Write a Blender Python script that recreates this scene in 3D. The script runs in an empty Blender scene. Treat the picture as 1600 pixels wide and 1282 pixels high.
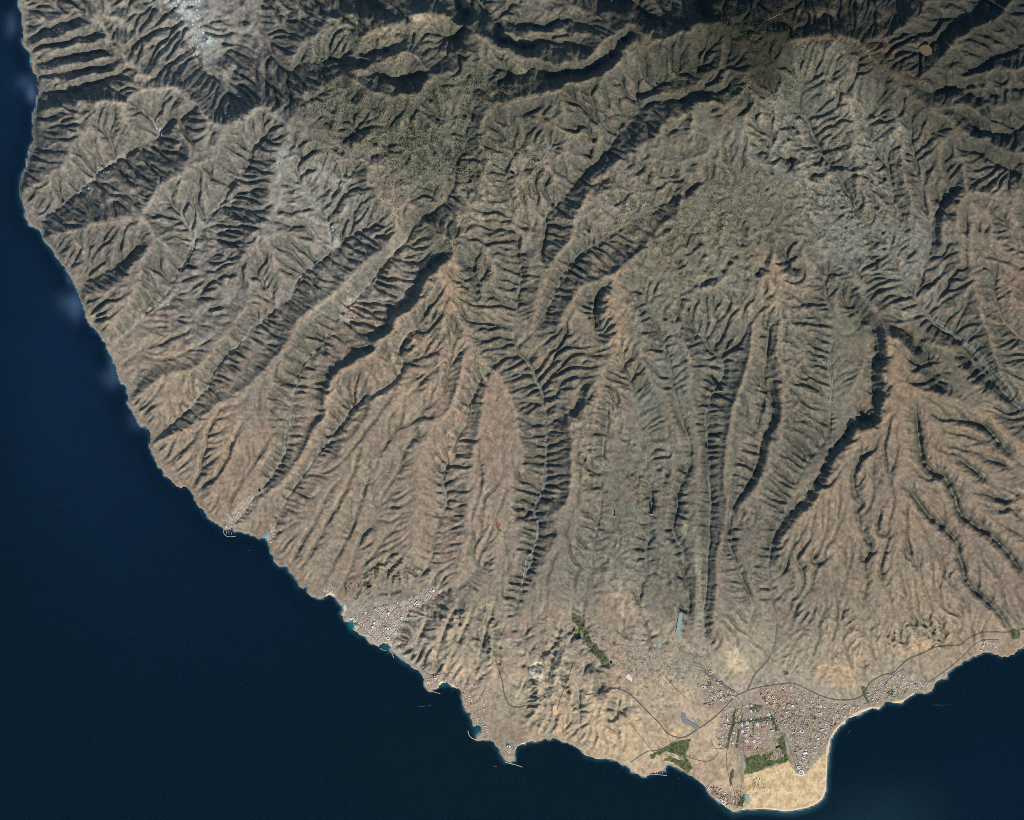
import bpy, math, random
import numpy as np

rng = np.random.default_rng(7)
random.seed(7)
S = bpy.context.scene
COL = S.collection
M = 21.0                                   # metres on the ground per picture step

# ------------------------------------------------------------------ camera, light, exposure
cam = bpy.data.objects.new('camera', bpy.data.cameras.new('camera'))
COL.objects.link(cam)
ALT = 500000.0
cam.location = (0.0, 0.0, ALT)
cam.data.sensor_fit = 'HORIZONTAL'
cam.data.sensor_width = 36.0
cam.data.lens = 36.0 * ALT / (1600 * M)
cam.data.clip_start = 1000.0
cam.data.clip_end = 2000000.0
S.camera = cam

SUN_AZ, SUN_EL = 152.0, 39.0
world = bpy.data.worlds.new('World')
S.world = world
world.use_nodes = True
wn = world.node_tree
wn.nodes.clear()
wo = wn.nodes.new('ShaderNodeOutputWorld')
wb = wn.nodes.new('ShaderNodeBackground')
ws = wn.nodes.new('ShaderNodeTexSky')
ws.sky_type = 'NISHITA'
ws.sun_disc = False
ws.sun_elevation = math.radians(SUN_EL)
ws.sun_rotation = math.radians(SUN_AZ)
ws.altitude = 800
wb.inputs['Strength'].default_value = 0.095
wn.links.new(ws.outputs[0], wb.inputs[0])
wn.links.new(wb.outputs[0], wo.inputs[0])

sun = bpy.data.objects.new('sun', bpy.data.lights.new('sun', 'SUN'))
COL.objects.link(sun)
sun.data.energy = 4.1
sun.data.angle = math.radians(0.5)
sun.data.color = (1.0, 0.96, 0.9)
sun.rotation_euler = (math.radians(90 - SUN_EL), 0, math.radians(180 - SUN_AZ))
sun.location = (0, 0, 20000)

S.view_settings.view_transform = 'Standard'
S.view_settings.look = 'None'
S.view_settings.gamma = 1.0
S.view_settings.use_curve_mapping = False
S.view_settings.exposure = 0.0
try:
    S.cycles.max_bounces = 4
    S.cycles.use_denoising = False
    S.cycles.filter_width = .85
    S.cycles.diffuse_bounces = 2
except Exception:
    pass

# ------------------------------------------------------------------ grids and small numeric tools
X0, Y0, X1, Y1 = -60.0, -60.0, 1660.0, 1342.0

def wx(x): return (np.asarray(x) - 800.0) * M
def wy(y): return (641.0 - np.asarray(y)) * M

def box_blur(a, r, axis):
    if r < 1: return a
    n = a.shape[axis]
    pad = [(0, 0), (0, 0)]; pad[axis] = (r + 1, r)
    c = np.cumsum(np.pad(a, pad, mode='edge').astype(np.float64), axis=axis)
    if axis == 0: return ((c[2*r+1:2*r+1+n] - c[:n]) / (2*r+1)).astype(np.float32)
    return ((c[:, 2*r+1:2*r+1+n] - c[:, :n]) / (2*r+1)).astype(np.float32)

def blur(a, sig):
    r = max(1, int(round(sig * 0.9)))
    for _ in range(3):
        a = box_blur(box_blur(a, r, 0), r, 1)
    return a

def value_noise(x, y, seed):
    t = np.random.default_rng(seed).random((256, 256)).astype(np.float32)
    xi = np.floor(x).astype(np.int32); yi = np.floor(y).astype(np.int32)
    fx = (x - xi).astype(np.float32); fy = (y - yi).astype(np.float32)
    fx = fx*fx*fx*(fx*(fx*6-15)+10); fy = fy*fy*fy*(fy*(fy*6-15)+10)
    a = t[yi & 255, xi & 255]; b = t[yi & 255, (xi+1) & 255]
    c = t[(yi+1) & 255, xi & 255]; d = t[(yi+1) & 255, (xi+1) & 255]
    return (a + (b-a)*fx) * (1-fy) + (c + (d-c)*fx) * fy

def fbm(x, y, scale, octaves, seed, gain=0.5):
    s = np.zeros_like(x, dtype=np.float32); amp = 1.0; tot = 0.0
    f = 1.0 / scale
    for k in range(octaves):
        ca, sa = math.cos(0.6*k), math.sin(0.6*k)
        s += amp * (value_noise((x*ca - y*sa)*f + 13.7*k + 91, (x*sa + y*ca)*f + 7.3*k + 47, seed + k) * 2 - 1)
        tot += amp; amp *= gain; f *= 2.03
    return s / tot

def sstep(a, b, x):
    t = np.clip((x - a) / (b - a), 0, 1)
    return t*t*(3-2*t)

def inside(poly, x, y):
    r = np.zeros(x.shape, bool)
    n = len(poly)
    for i in range(n):
        xa, ya = poly[i]; xb, yb = poly[(i+1) % n]
        if ya == yb: continue
        c = ((ya > y) != (yb > y)) & (x < (xb-xa)*(y-ya)/(yb-ya) + xa)
        r ^= c
    return r

def smooth_line(pts, step=2.0):
    p = np.array(pts, float)
    if len(p) < 3: q = p
    else:
        out = []
        ext = np.vstack([2*p[0]-p[1], p, 2*p[-1]-p[-2]])
        for i in range(1, len(ext)-2):
            a, b, c, d = ext[i-1], ext[i], ext[i+1], ext[i+2]
            n = max(2, int(np.hypot(*(c-b)[:2]) / step))
            for t in np.linspace(0, 1, n, endpoint=False):
                out.append(0.5*((2*b) + (c-a)*t + (2*a-5*b+4*c-d)*t*t + (3*b-a-3*c+d)*t**3))
        out.append(p[-1]); q = np.array(out)
    if q.shape[1] > 2: q[:, 2] = np.interp(np.linspace(0, 1, len(q)), np.linspace(0, 1, len(q)), q[:, 2])
    return q

def line_dist(pts, x, y, reach):
    """distance to a polyline on the grid, only within reach; big elsewhere"""
    d = np.full(x.shape, 1e6, np.float32)
    for a, b in zip(pts[:-1], pts[1:]):
        lx, hx = min(a[0], b[0]) - reach, max(a[0], b[0]) + reach
        ly, hy = min(a[1], b[1]) - reach, max(a[1], b[1]) + reach
        j0 = np.searchsorted(x[0], lx); j1 = np.searchsorted(x[0], hx)
        i0 = np.searchsorted(y[:, 0], ly); i1 = np.searchsorted(y[:, 0], hy)
        if j1 <= j0 or i1 <= i0: continue
        xs = x[i0:i1, j0:j1]; ys = y[i0:i1, j0:j1]
        vx, vy = b[0]-a[0], b[1]-a[1]
        L = vx*vx + vy*vy + 1e-9
        t = np.clip(((xs-a[0])*vx + (ys-a[1])*vy) / L, 0, 1)
        dd = np.hypot(xs - a[0] - t*vx, ys - a[1] - t*vy)
        d[i0:i1, j0:j1] = np.minimum(d[i0:i1, j0:j1], dd)
    return d

# ------------------------------------------------------------------ the coast
COAST = [(26,-70),(29,-30),(30,0),(31,10),(35,20),(35,33),(37,45),(37,55),(35,63),(36,70),(40,75),(47,80),(49,92),(50,105),(53,115),(58,122),(60,130),(61,145),(60,155),(57,165),(58,170),(54,180),(53,195),(53,215),(50,228),(46,237),(44,250),(42,262),(37,270),(33,278),(32,290),(32,305),(35,318),
(38,325),(40,338),(47,350),(57,355),(64,360),(68,372),(75,382),(85,395),(92,408),(103,420),(110,432),(115,440),(120,448),(124,458),(126,468),(129,475),(133,485),(135,495),(140,503),(145,513),(155,522),(163,532),(168,545),(172,555),(176,565),(181,575),(185,585),(190,597),(197,605),(202,618),(201,630),(205,640),
(211,648),(215,660),(218,663),(228,665),(233,672),(236,685),(234,697),(239,710),(245,722),(252,732),(258,742),(268,750),(275,758),(283,763),(291,760),(297,768),(306,777),(310,790),(317,797),(322,805),(333,812),(342,822),(350,828),(362,826),(366,831),(375,831),(388,833),(400,838),(404,843),(412,842),(416,846),(421,855),(424,862),(430,875),(437,885),(442,885),(450,883),(453,893),(460,897),(465,907),(468,917),(475,918),(481,915),(482,925),(487,930),(500,934),(510,932),(517,929),(523,933),(530,940),(537,948),(538,955),
(533,960),(538,967),(544,971),(546,967),(552,968),(556,974),(556,981),(550,984),(556,988),(565,993),(573,994),(578,1002),(588,1010),(594,1014),(594,1008),(600,1005),(608,1006),(611,1012),(609,1017),(614,1018),(622,1025),(630,1032),(638,1038),(643,1044),(651,1045),(658,1055),(663,1067),(663,1072),(672,1080),(677,1076),(684,1075),(689,1070),(700,1067),(707,1073),(716,1076),(722,1085),(724,1098),(728,1110),(735,1117),(738,1125),(741,1134),(748,1133),(752,1138),(750,1145),(745,1150),(744,1156),(748,1158),(757,1156),(762,1155),(770,1160),(780,1170),(787,1185),(790,1191),(798,1190),(803,1184),(801,1178),(805,1168),(815,1162),(832,1157),(843,1158),(850,1153),(862,1154),(878,1158),(892,1163),(905,1170),(915,1180),(930,1184),(943,1186),(950,1186),(960,1188),(968,1190),(975,1197),(980,1196),
(985,1203),(995,1209),(1007,1213),(1014,1210),(1018,1206),(1030,1205),(1038,1204),(1040,1196),(1045,1194),(1052,1196),(1062,1202),(1072,1207),(1082,1213),(1092,1221),(1103,1232),(1110,1243),(1122,1252),(1135,1262),(1146,1269),(1160,1265),(1180,1264),(1200,1264),(1225,1267),(1240,1266),(1260,1262),(1275,1256),(1285,1248),(1290,1235),(1291,1215),(1292,1195),(1293,1175),(1297,1158),(1303,1145),(1312,1135),(1322,1125),(1333,1119),(1340,1117),(1350,1110),(1362,1106),(1372,1108),(1374,1106),(1380,1098),(1392,1097),(1408,1098),(1415,1093),(1425,1085),(1432,1080),(1445,1083),(1455,1080),(1460,1070),(1468,1062),(1478,1058),(1480,1050),(1490,1045),(1500,1037),(1515,1027),(1525,1023),(1540,1020),(1550,1019),(1558,1023),(1562,1027),(1575,1026),(1585,1020),(1600,1010),(1640,985),(1700,950)]
LAND = COAST + [(1800,950),(1800,-200),(26,-200)]

# ------------------------------------------------------------------ valley floors (x, y, height)
VALLEYS = [
 [(250,-60,20),(262,-20,40),(285,30,60),(305,70,80),(320,110,120),(345,132,210),(368,163,380)],
 [(38,60,0),(72,55,120),(115,38,350)], [(45,78,0),(75,73,100),(110,60,300),(150,56,480)],
 [(52,100,0),(100,90,150),(165,77,450)], [(58,125,0),(100,112,150),(170,100,450)],
 [(62,150,0),(90,148,40),(130,140,140),(165,128,300),(195,118,500)],
 [(52,353,0),(85,330,30),(110,312,60),(135,290,100),(165,262,150),(190,245,190),(235,215,280),(250,210,300),(243,190,380),(215,165,600),(180,143,720)],
 [(250,210,300),(285,182,520),(310,172,700)], [(180,245,180),(172,215,300),(150,195,480)],
 [(176,545,0),(200,520,40),(230,487,80),(265,455,120),(278,425,150),(290,400,190),(308,375,230),(325,345,280),(350,310,350),(375,270,430),(400,232,520),(412,212,620)],
 [(300,385,210),(293,355,290),(270,320,450),(258,298,620)],
 [(122,440,0),(160,430,100),(200,405,250),(220,382,450)],
 [(204,612,0),(230,578,80),(260,563,150),(300,550,240),(330,520,360)],
 [(238,688,0),(262,666,20),(290,643,45),(312,622,70),(335,592,100),(352,560,130),(372,540,155),(392,515,180),(402,503,190),(425,485,220),(450,468,250),(470,438,290),(500,410,330),(522,392,370),(517,368,410),(505,340,480),(480,300,600),(462,262,740)],
 [(524,390,370),(560,362,480),(590,345,620)],[(430,480,230),(415,440,380),(400,410,560)],
 [(362,832,0),(375,800,10),(405,768,30),(425,735,50),(445,708,70),(452,665,95),(457,635,115),(468,590,145),(482,563,165),(510,528,200),(535,493,240),(560,462,280),(590,430,330),(608,403,400),(625,385,470),(645,362,600),(670,335,740),(700,310,850),(712,260,920),(725,220,980),(740,180,1060)],
 [(420,847,0),(432,818,15),(450,785,40),(475,742,80),(505,700,130),(535,665,180),(560,640,230),(578,618,280),(605,603,330),(625,582,380),(630,565,410),(624,548,450),(637,525,520),(655,515,570)],
 [(540,948,0),(565,935,10),(600,925,25),(635,915,45),(662,893,70),(675,865,100),(682,835,130),(695,800,170),(698,775,200),(690,752,230),(697,725,270),(715,692,330),(728,660,390),(738,630,440),(748,600,490),(765,580,540),(775,560,600)],
 [(525,930,0),(545,880,40),(565,845,90),(590,805,150),(582,775,190),(575,742,230),(592,715,280),(612,685,340),(628,660,390),(645,640,440),(668,628,480),(690,618,520),(698,590,580),(703,555,660),(712,520,760)],
 [(600,1015,0),(625,975,20),(650,945,40),(690,925,70),(730,905,110),(765,880,150)],
 [(800,1178,0),(808,1140,5),(815,1100,15),(825,1050,30),(822,1015,40),(806,975,55),(806,950,65),(815,905,85),(832,865,105),(840,820,125),(833,795,135),(848,770,150),(852,730,180),(853,690,210),(850,640,240),(845,605,270),(825,572,320),(808,545,370),(806,500,430),(810,450,500),(813,400,580),(800,340,700),(790,280,810),(802,220,950),(830,172,1100)],
 [(813,400,580),(848,375,590),(852,345,600),(880,305,650),(905,285,680),(935,250,740),(958,222,790),(975,200,830),(990,185,860),(1022,168,950),(1060,158,1050),(1100,143,1200),(1150,130,1400)],
 [(985,190,850),(998,152,950),(1012,132,1000),(1050,120,1100),(1092,112,1250)],
 [(808,545,370),(838,508,450),(858,472,520),(880,432,590),(905,402,650),(932,384,710),(962,362,780),(990,345,840),(1020,328,900),(1060,308,1000),(1092,288,1100),(1132,272,1220)],
 [(853,690,210),(880,650,330),(905,630,430),(914,600,520)],
 [(1070,985,60),(1075,940,90),(1068,890,130),(1062,850,170),(1050,825,200),(1056,790,240),(1062,755,290),(1077,725,340),(1073,695,380),(1065,660,430),(1050,610,500),(1040,560,600),(1022,500,720),(1005,450,820)],
 [(1150,1085,20),(1120,1040,40),(1103,985,70),(1100,950,90),(1102,900,130),(1108,850,180),(1110,810,220),(1108,770,260),(1107,730,300),(1106,690,330),(1104,640,370),(1114,608,390),(1128,580,420),(1110,550,450),(1095,525,520),(1070,505,620)],
 [(1165,1020,90),(1175,950,150),(1165,910,190),(1150,880,220),(1140,850,250),(1138,820,280),(1142,800,310),(1152,778,340),(1160,745,380),(1167,700,430),(1177,660,480),(1187,610,540),(1197,560,620),(1205,510,720)],
 [(1018,1010,40),(1000,940,110),(1008,880,170),(1018,795,240),(1010,740,300),(1000,680,380),(990,620,480),(970,570,600)],
 [(940,1080,25),(915,1000,60),(905,970,80),(920,900,160),(925,840,230),(940,760,330),(945,700,400),(950,640,500)],
 [(1156,1258,0),(1160,1180,4),(1163,1110,10),(1172,1065,25),(1198,1035,45),(1212,1000,70),(1213,975,90),(1205,930,120),(1201,900,140),(1204,860,170),(1214,825,210),(1231,790,260),(1245,755,300),(1268,715,350),(1291,680,400),(1300,640,450),(1299,590,510),(1297,550,560),(1300,500,640),(1290,450,740),(1295,415,820)],
 [(1300,650,440),(1330,610,560),(1350,570,680)],
 [(1660,690,200),(1620,660,250),(1580,625,300),(1550,590,340),(1520,555,390),(1490,525,440),(1455,500,520),(1430,465,600),(1405,430,680),(1390,390,740),(1350,350,800),(1320,300,860),(1290,250,930),(1262,200,1030),(1245,150,1250),(1250,110,1500)],
 [(1390,390,740),(1400,340,850),(1390,280,960),(1370,230,1100),(1352,180,1320)],
 [(1430,468,600),(1452,400,800),(1442,340,900),(1432,270,1050),(1422,200,1320)],
 [(1640,560,400),(1600,530,480),(1570,500,560),(1556,470,650),(1550,430,800)],
 [(1660,330,500),(1600,280,700),(1560,255,850),(1520,240,1000)],
 [(1560,-60,800),(1535,0,950),(1510,28,1050),(1475,55,1230),(1440,82,1450)],
 [(1660,10,700),(1600,65,850),(1560,88,980),(1500,120,1250)],
 [(1660,160,650),(1600,195,850),(1545,205,950),(1500,182,1200)],
 [(1660,110,800),(1590,140,1000),(1530,150,1150),(1470,148,1400)],
 [(930,-60,500),(970,-20,700),(1005,25,900),(1030,42,1150)],
 [(1130,-60,900),(1110,-10,1050),(1100,15,1250)], [(1300,-60,1100),(1270,-10,1350),(1240,20,1600)], [(1420,-60,1000),(1400,-10,1250),(1390,40,1600)],
 [(790,36,550),(860,37,700),(920,38,950)],[(700,70,650),(745,-10,520),(790,75,700),(850,66,800),(905,76,980)],
 [(790,122,950),(835,112,950),(892,119,960),(930,106,1000),(955,85,1080),(985,68,1200)],
 [(400,-60,200),(408,20,280),(425,80,400),(455,112,560),(520,97,750),(575,85,880),(615,75,980)],
 [(560,-60,350),(545,-10,450),(580,10,600)], [(660,-60,400),(680,-20,550),(720,0,700)],
 [(545,215,850),(565,192,950),(585,180,1020),(600,165,1100)],
 [(560,345,640),(545,300,760),(555,270,850)],
 # incised streams of the south-eastern ramp
 [(1395,1060,30),(1352,985,160),(1346,950,215),(1352,900,300),(1356,856,385),(1340,800,490),(1335,745,590)],
 [(1600,905,230),(1580,870,290),(1550,840,350),(1520,820,410),(1500,800,450),(1488,772,510),(1475,745,560),(1450,733,600),(1437,705,650),(1436,680,690),(1428,645,760)],
 [(1350,1085,15),(1500,970,120),(1560,950,180)],
 [(1660,755,200),(1592,722,380),(1562,692,470),(1540,668,540),(1500,655,640),(1455,645,740)],
 [(1660,830,180),(1600,772,370),(1570,758,430),(1530,740,530),(1500,720,610)],
]
# ------------------------------------------------------------------ ridges
RIDGES = [
 [(150,-60,350),(150,10,550),(152,42,650),(168,66,720),(196,86,760),(206,113,800),(226,134,900),(280,144,1000),(300,166,1030),(342,197,1100),(376,192,1020),(410,156,1000)],
 [(47,72,80),(72,66,300),(118,48,550),(150,40,660)], [(50,87,60),(100,74,350),(150,69,600),(170,67,720)],
 [(60,117,80),(100,104,350),(165,90,650),(198,92,760)], [(64,134,80),(108,124,350),(140,121,550),(205,116,800)],
 [(60,172,100),(90,165,400),(130,155,650),(170,163,850),(205,148,900),(230,136,900)],
 [(130,156,650),(142,195,620),(118,235,520),(100,265,420),(60,285,250),(38,300,100)],
 [(95,170,420),(105,210,500)],
 [(70,372,80),(100,364,350),(150,348,600),(190,345,650),(220,330,750),(235,310,800),(250,290,850),(276,276,900),(292,268,930),(315,250,900),(335,235,900),(347,215,980),(345,200,1080)],
 [(170,160,850),(200,195,720),(205,215,560)], [(300,166,1030),(275,200,720),(268,215,480)],
 [(295,262,930),(275,228,720),(255,225,450)],
 [(220,330,750),(230,347,740),(242,368,720),(264,388,640),(278,402,400)],
 [(242,368,700),(226,392,620),(205,425,480),(180,447,350),(132,466,120)],
 [(226,392,620),(215,440,440),(195,480,280),(160,520,60)],
 [(345,232,900),(330,275,750),(320,310,600)],
 [(410,156,1000),(440,180,960),(470,195,1000),(476,225,950),(500,245,950),(540,250,960),(575,256,1000),(586,300,1000),(606,325,1000),(650,330,980),(662,345,980),(690,372,1150)],
 [(440,180,960),(432,230,860),(420,280,800),(432,320,790),(420,345,800),(400,362,820),(386,392,780)],
 [(476,225,950),(500,285,800),(530,320,650),(535,350,520)],
 [(432,320,790),(470,345,640),(490,372,500)],[(386,392,780),(420,372,830),(455,368,720),(485,385,520)],
 [(386,392,780),(430,425,560),(455,440,420)],
 [(650,335,960),(625,350,820),(600,385,790),(575,410,720),(545,440,650),(515,465,580),(470,500,520),(452,535,462)],
 [(705,388,1180),(706,408,1120),(712,450,980),(700,490,880),(690,520,800)],
 [(715,350,1000),(705,388,1180)],[(760,160,1250),(752,200,1150),(756,300,980),(740,350,960),(725,370,1050)],
 [(735,455,880),(740,520,760),(755,560,680),(785,600,600)],
 [(756,300,980),(765,380,880),(770,440,760),(790,480,560)],
 [(830,500,560),(842,465,650),(852,430,720),(870,402,800),(890,378,850),(902,335,900),(930,285,960),(985,236,1100),(1050,192,1250),(1110,162,1420)],
 [(1005,160,1080),(1050,141,1180),(1085,137,1280),(1135,125,1480)],
 [(862,300,800),(872,250,1000),(900,180,1150),(890,142,1250)],
 [(690,25,1050),(720,40,1150),(760,65,1200),(800,87,1180),(850,103,1150),(890,106,1150),(922,86,1200),(950,64,1250),(975,45,1320),(1020,62,1450),(1060,50,1550),(1120,32,1680),(1170,60,1720),(1250,55,1830),(1320,60,1920),(1370,100,1920),(1388,128,1850),(1420,150,1720),(1455,172,1600),(1492,196,1450),(1545,230,1250),(1600,250,1100),(1660,270,900)],
 [(760,160,1250),(800,157,1280),(850,150,1320),(890,140,1330),(930,122,1350),(955,102,1380),(985,82,1420),(1020,62,1460)],
 [(790,20,700),(850,24,820),(900,16,920),(955,36,1150)],[(790,58,800),(840,48,850),(900,55,1000),(945,62,1230)],
 [(985,-60,900),(985,0,1100),(982,40,1250)],
 [(560,72,1050),(590,46,1080),(620,30,1060),(650,22,1060),(690,25,1050)], [(470,72,800),(500,50,850),(540,24,900),(590,40,1050)],
 [(612,93,1200),(560,110,1100),(520,126,980),(480,150,880),(455,178,930)],
 [(684,128,1350),(640,90,1300),(612,93,1200)],
 [(1160,190,1450),(1165,150,1600),(1170,60,1720)],[(1160,190,1450),(1180,230,1300),(1200,280,1180),(1216,340,1080),(1210,392,1080)],
 [(1160,190,1450),(1110,230,1300),(1080,270,1220),(1060,330,1120)],
 [(1340,340,960),(1335,260,1150),(1330,180,1480),(1325,100,1800)], [(1420,340,1000),(1405,250,1200),(1396,180,1550)],
 [(1280,330,950),(1262,270,1100),(1225,210,1250),(1215,120,1600)],
 [(1216,340,1080),(1260,380,960),(1290,390,900),(1340,440,980),(1345,468,1000)],
 [(1660,-20,1000),(1600,-15,1150),(1545,32,1320),(1490,76,1480),(1440,118,1700)],
 [(1660,65,900),(1600,100,1100),(1540,112,1250),(1480,125,1450)], [(1660,140,880),(1590,165,1120),(1510,168,1300),(1455,172,1600)],
 [(1200,-60,1300),(1180,0,1450),(1170,60,1720)],[(1360,-60,1300),(1340,0,1500),(1325,60,1900)],[(1480,-60,1150),(1450,0,1350),(1400,60,1720)],
 [(1492,196,1450),(1500,250,1250),(1510,340,1120),(1520,430,1000),(1540,520,850),(1552,565,770),(1572,600,600),(1610,640,400)],
 [(1600,250,1100),(1590,340,950),(1590,420,850),(1580,470,800),(1600,500,700),(1660,520,600)],
 [(1000,550,800),(1005,520,850),(985,470,900)],
 [(962,440,930),(962,500,850),(955,560,760),(935,590,690),(930,650,600),(920,720,500),(905,800,380),(882,880,260),(862,960,150),(850,1040,80)],
 [(1035,900,230),(1036,800,320),(1042,720,420),(1030,640,540),(1015,580,680),(1000,550,800)],
 [(930,800,330),(960,830,330),(1005,880,240)],[(975,1000,70),(975,930,170),(965,870,240)],
 [(1090,985,150),(1088,900,250),(1085,820,350),(1090,740,430),(1088,680,480),(1080,630,530),(1075,560,700),(1060,480,820)],
 [(1210,395,1080),(1206,440,1000),(1212,500,900),(1208,560,760)],
 [(1215,560,800),(1230,620,680),(1222,690,580),(1210,760,460),(1190,840,340),(1185,920,230)],
 [(1250,460,900),(1255,540,740),(1262,600,620)],
 [(780,640,560),(772,720,460),(775,800,360),(772,880,260),(768,950,180),(762,1040,90)],
 [(760,580,640),(748,680,520),(735,760,400),(728,840,300),(720,900,200),(700,940,140)],
 [(650,690,440),(652,740,360),(655,800,290),(640,860,200),(610,900,110)],
 [(382,640,330),(352,710,230),(330,770,120)],[(300,690,160),(330,650,250)],
 [(560,690,330),(540,760,250),(520,830,150),(480,890,60)],[(485,790,170),(465,850,90)],
 [(1382,526,1050),(1402,620,880),(1412,700,740),(1402,800,540),(1400,900,340),(1400,980,180)],
 [(1412,560,960),(1470,690,680),(1530,790,470),(1580,850,330)],
 [(1300,850,420),(1275,930,240),(1260,1000,110)], [(1340,660,830),(1315,760,560),(1318,850,400),(1310,960,190)],
 [(1440,540,760),(1475,542,700),(1502,536,620)],[(1452,612,800),(1520,640,640),(1590,690,440),(1660,720,300)],
 [(1470,820,430),(1490,900,290),(1480,980,140)],[(1560,870,300),(1600,960,120)],
 [(702,955,270),(686,1010,190),(668,1038,90)], [(737,955,290),(724,1010,210),(712,1048,90)], [(768,955,290),(764,1010,220),(760,1065,100)], [(640,1000,170),(652,1028,90)], [(842,1050,170),(842,1125,90)], [(873,1030,220),(872,1105,130)],[(925,1050,220),(922,1140,110)],[(893,1060,190),(890,1120,110)],[(950,1080,190),(962,1150,90)],[(990,1090,160),(985,1150,80)],[(1010,960,150),(985,1010,130)],[(880,1050,90),(890,1110,50)],[(960,1120,40),(1010,1080,50),(1040,1020,90)],
]
# ------------------------------------------------------------------ cliff edges: (points, drop m, width, side)  side +1 = right-hand of travel in the picture
CLIFFS = [
 ([(240,694,70),(272,677,150),(305,660,210),(345,632,280),(385,606,345),(402,588,375),(425,558,430),(450,537,470)], 0.12, 2.6, -1),
 ([(380,826,50),(412,780,130),(437,758,180),(450,745,205),(460,730,230),(480,695,290),(493,667,330),(510,648,360),(506,615,410),(526,580,480),(541,572,520),(556,562,560),(580,552,610),(588,540,650),(584,533,660),(601,525,700),(615,511,750),(620,496,790),(640,485,840),(655,470,890),(660,455,930),(666,435,980),(680,420,1040),(698,404,1110)], 0.34, 7, -1),
 ([(430,853,40),(450,812,100),(487,772,175),(510,735,225),(526,708,275),(532,695,310),(552,678,350),(572,650,400),(582,624,440),(608,613,470),(628,592,500),(638,572,540),(634,550,580),(646,528,650)], 0.12, 2.6, -1),
 ([(605,815,190),(620,772,260),(634,718,350),(645,695,400),(656,683,440),(658,664,480),(682,656,530),(703,637,580),(716,600,660),(720,560,740)], 0.12, 2.6, -1),
 ([(668,905,130),(690,862,170),(697,835,210),(708,800,250),(712,770,290),(706,745,320),(712,722,350),(727,690,410),(740,655,470),(750,620,530),(762,596,570)], 0.10, 2.6, -1),
 ([(812,972,140),(828,935,180),(842,895,230),(854,865,280),(869,832,340),(861,806,370),(879,791,410),(887,774,440),(891,745,480),(889,715,520),(891,700,535),(886,660,570),(885,640,590)], 0.12, 2.6, -1),
 ([(872,508,700),(885,480,760),(900,456,810),(915,441,860),(940,438,910),(960,426,950),(985,406,990),(1003,386,1010),(1020,361,1040),(1060,330,1120)], 0.07, 4, -1),
 ([(1112,990,210),(1116,940,280),(1121,880,350),(1128,840,400),(1132,800,450),(1133,760,490),(1131,720,540),(1133,680,580),(1141,640,630),(1150,620,660),(1157,595,700),(1166,560,750),(1171,530,790),(1173,505,820)], 0.12, 2.6, -1),
 ([(1152,802,440),(1166,780,480),(1181,755,520),(1193,720,560),(1201,690,600),(1216,660,650),(1219,630,690),(1216,600,730)], 0.42, 8, -1),
 ([(1212,882,290),(1215,850,340),(1226,832,390),(1246,810,450),(1266,790,500),(1276,775,530),(1291,755,570),(1304,730,620),(1309,715,650),(1321,700,690),(1331,685,720),(1351,670,770),(1377,655,820),(1376,640,850),(1380,620,880),(1379,590,930),(1376,580,940),(1386,570,960),(1381,545,1000),(1380,524,1050),(1376,506,1060),(1352,481,1030),(1342,466,1010)], 0.48, 13, -1),
 ([(1452,612,800),(1441,585,850),(1432,562,900),(1421,551,950),(1402,531,1020),(1382,524,1050)], 0.4, 13, 1),
 ([(1575,632,560),(1530,600,600),(1496,562,640)], 0.4, 12, 1),
 ([(555,129,1180),(600,144,1280),(645,146,1330),(684,128,1350)], 0.3, 24, -1),
 ([(1468,382,1040),(1470,346,1080),(1482,321,1110),(1500,296,1150)], 0.22, 8, -1),
 ([(1145,412,1000),(1118,440,960),(1082,452,930)], 0.10, 6, 1),
 ([(1235,434,980),(1222,420,1030),(1209,396,1080)], 0.25, 10, 1), ([(1209,396,1080),(1196,425,1010),(1172,440,950)], 0.09, 6, 1),
 ([(736,458,900),(731,436,980),(716,411,1090)], 0.3, 9, 1),
 ([(208,630,60),(245,594,190),(266,583,230),(298,575,290),(322,558,340)], 0.15, 3, -1),
 ([(945,455,900),(936,488,830),(938,505,800)], 0.3, 8, 1),
 ([(1340,264,1120),(1300,268,1060),(1272,281,1000)], 0.1, 6, 1), ([(1250,250,1040),(1225,258,1080)], 0.08, 5, 1),
 ([(1545,215,1240),(1500,160,1330),(1452,160,1600)], 0.18, 12, 1),
]
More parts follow.
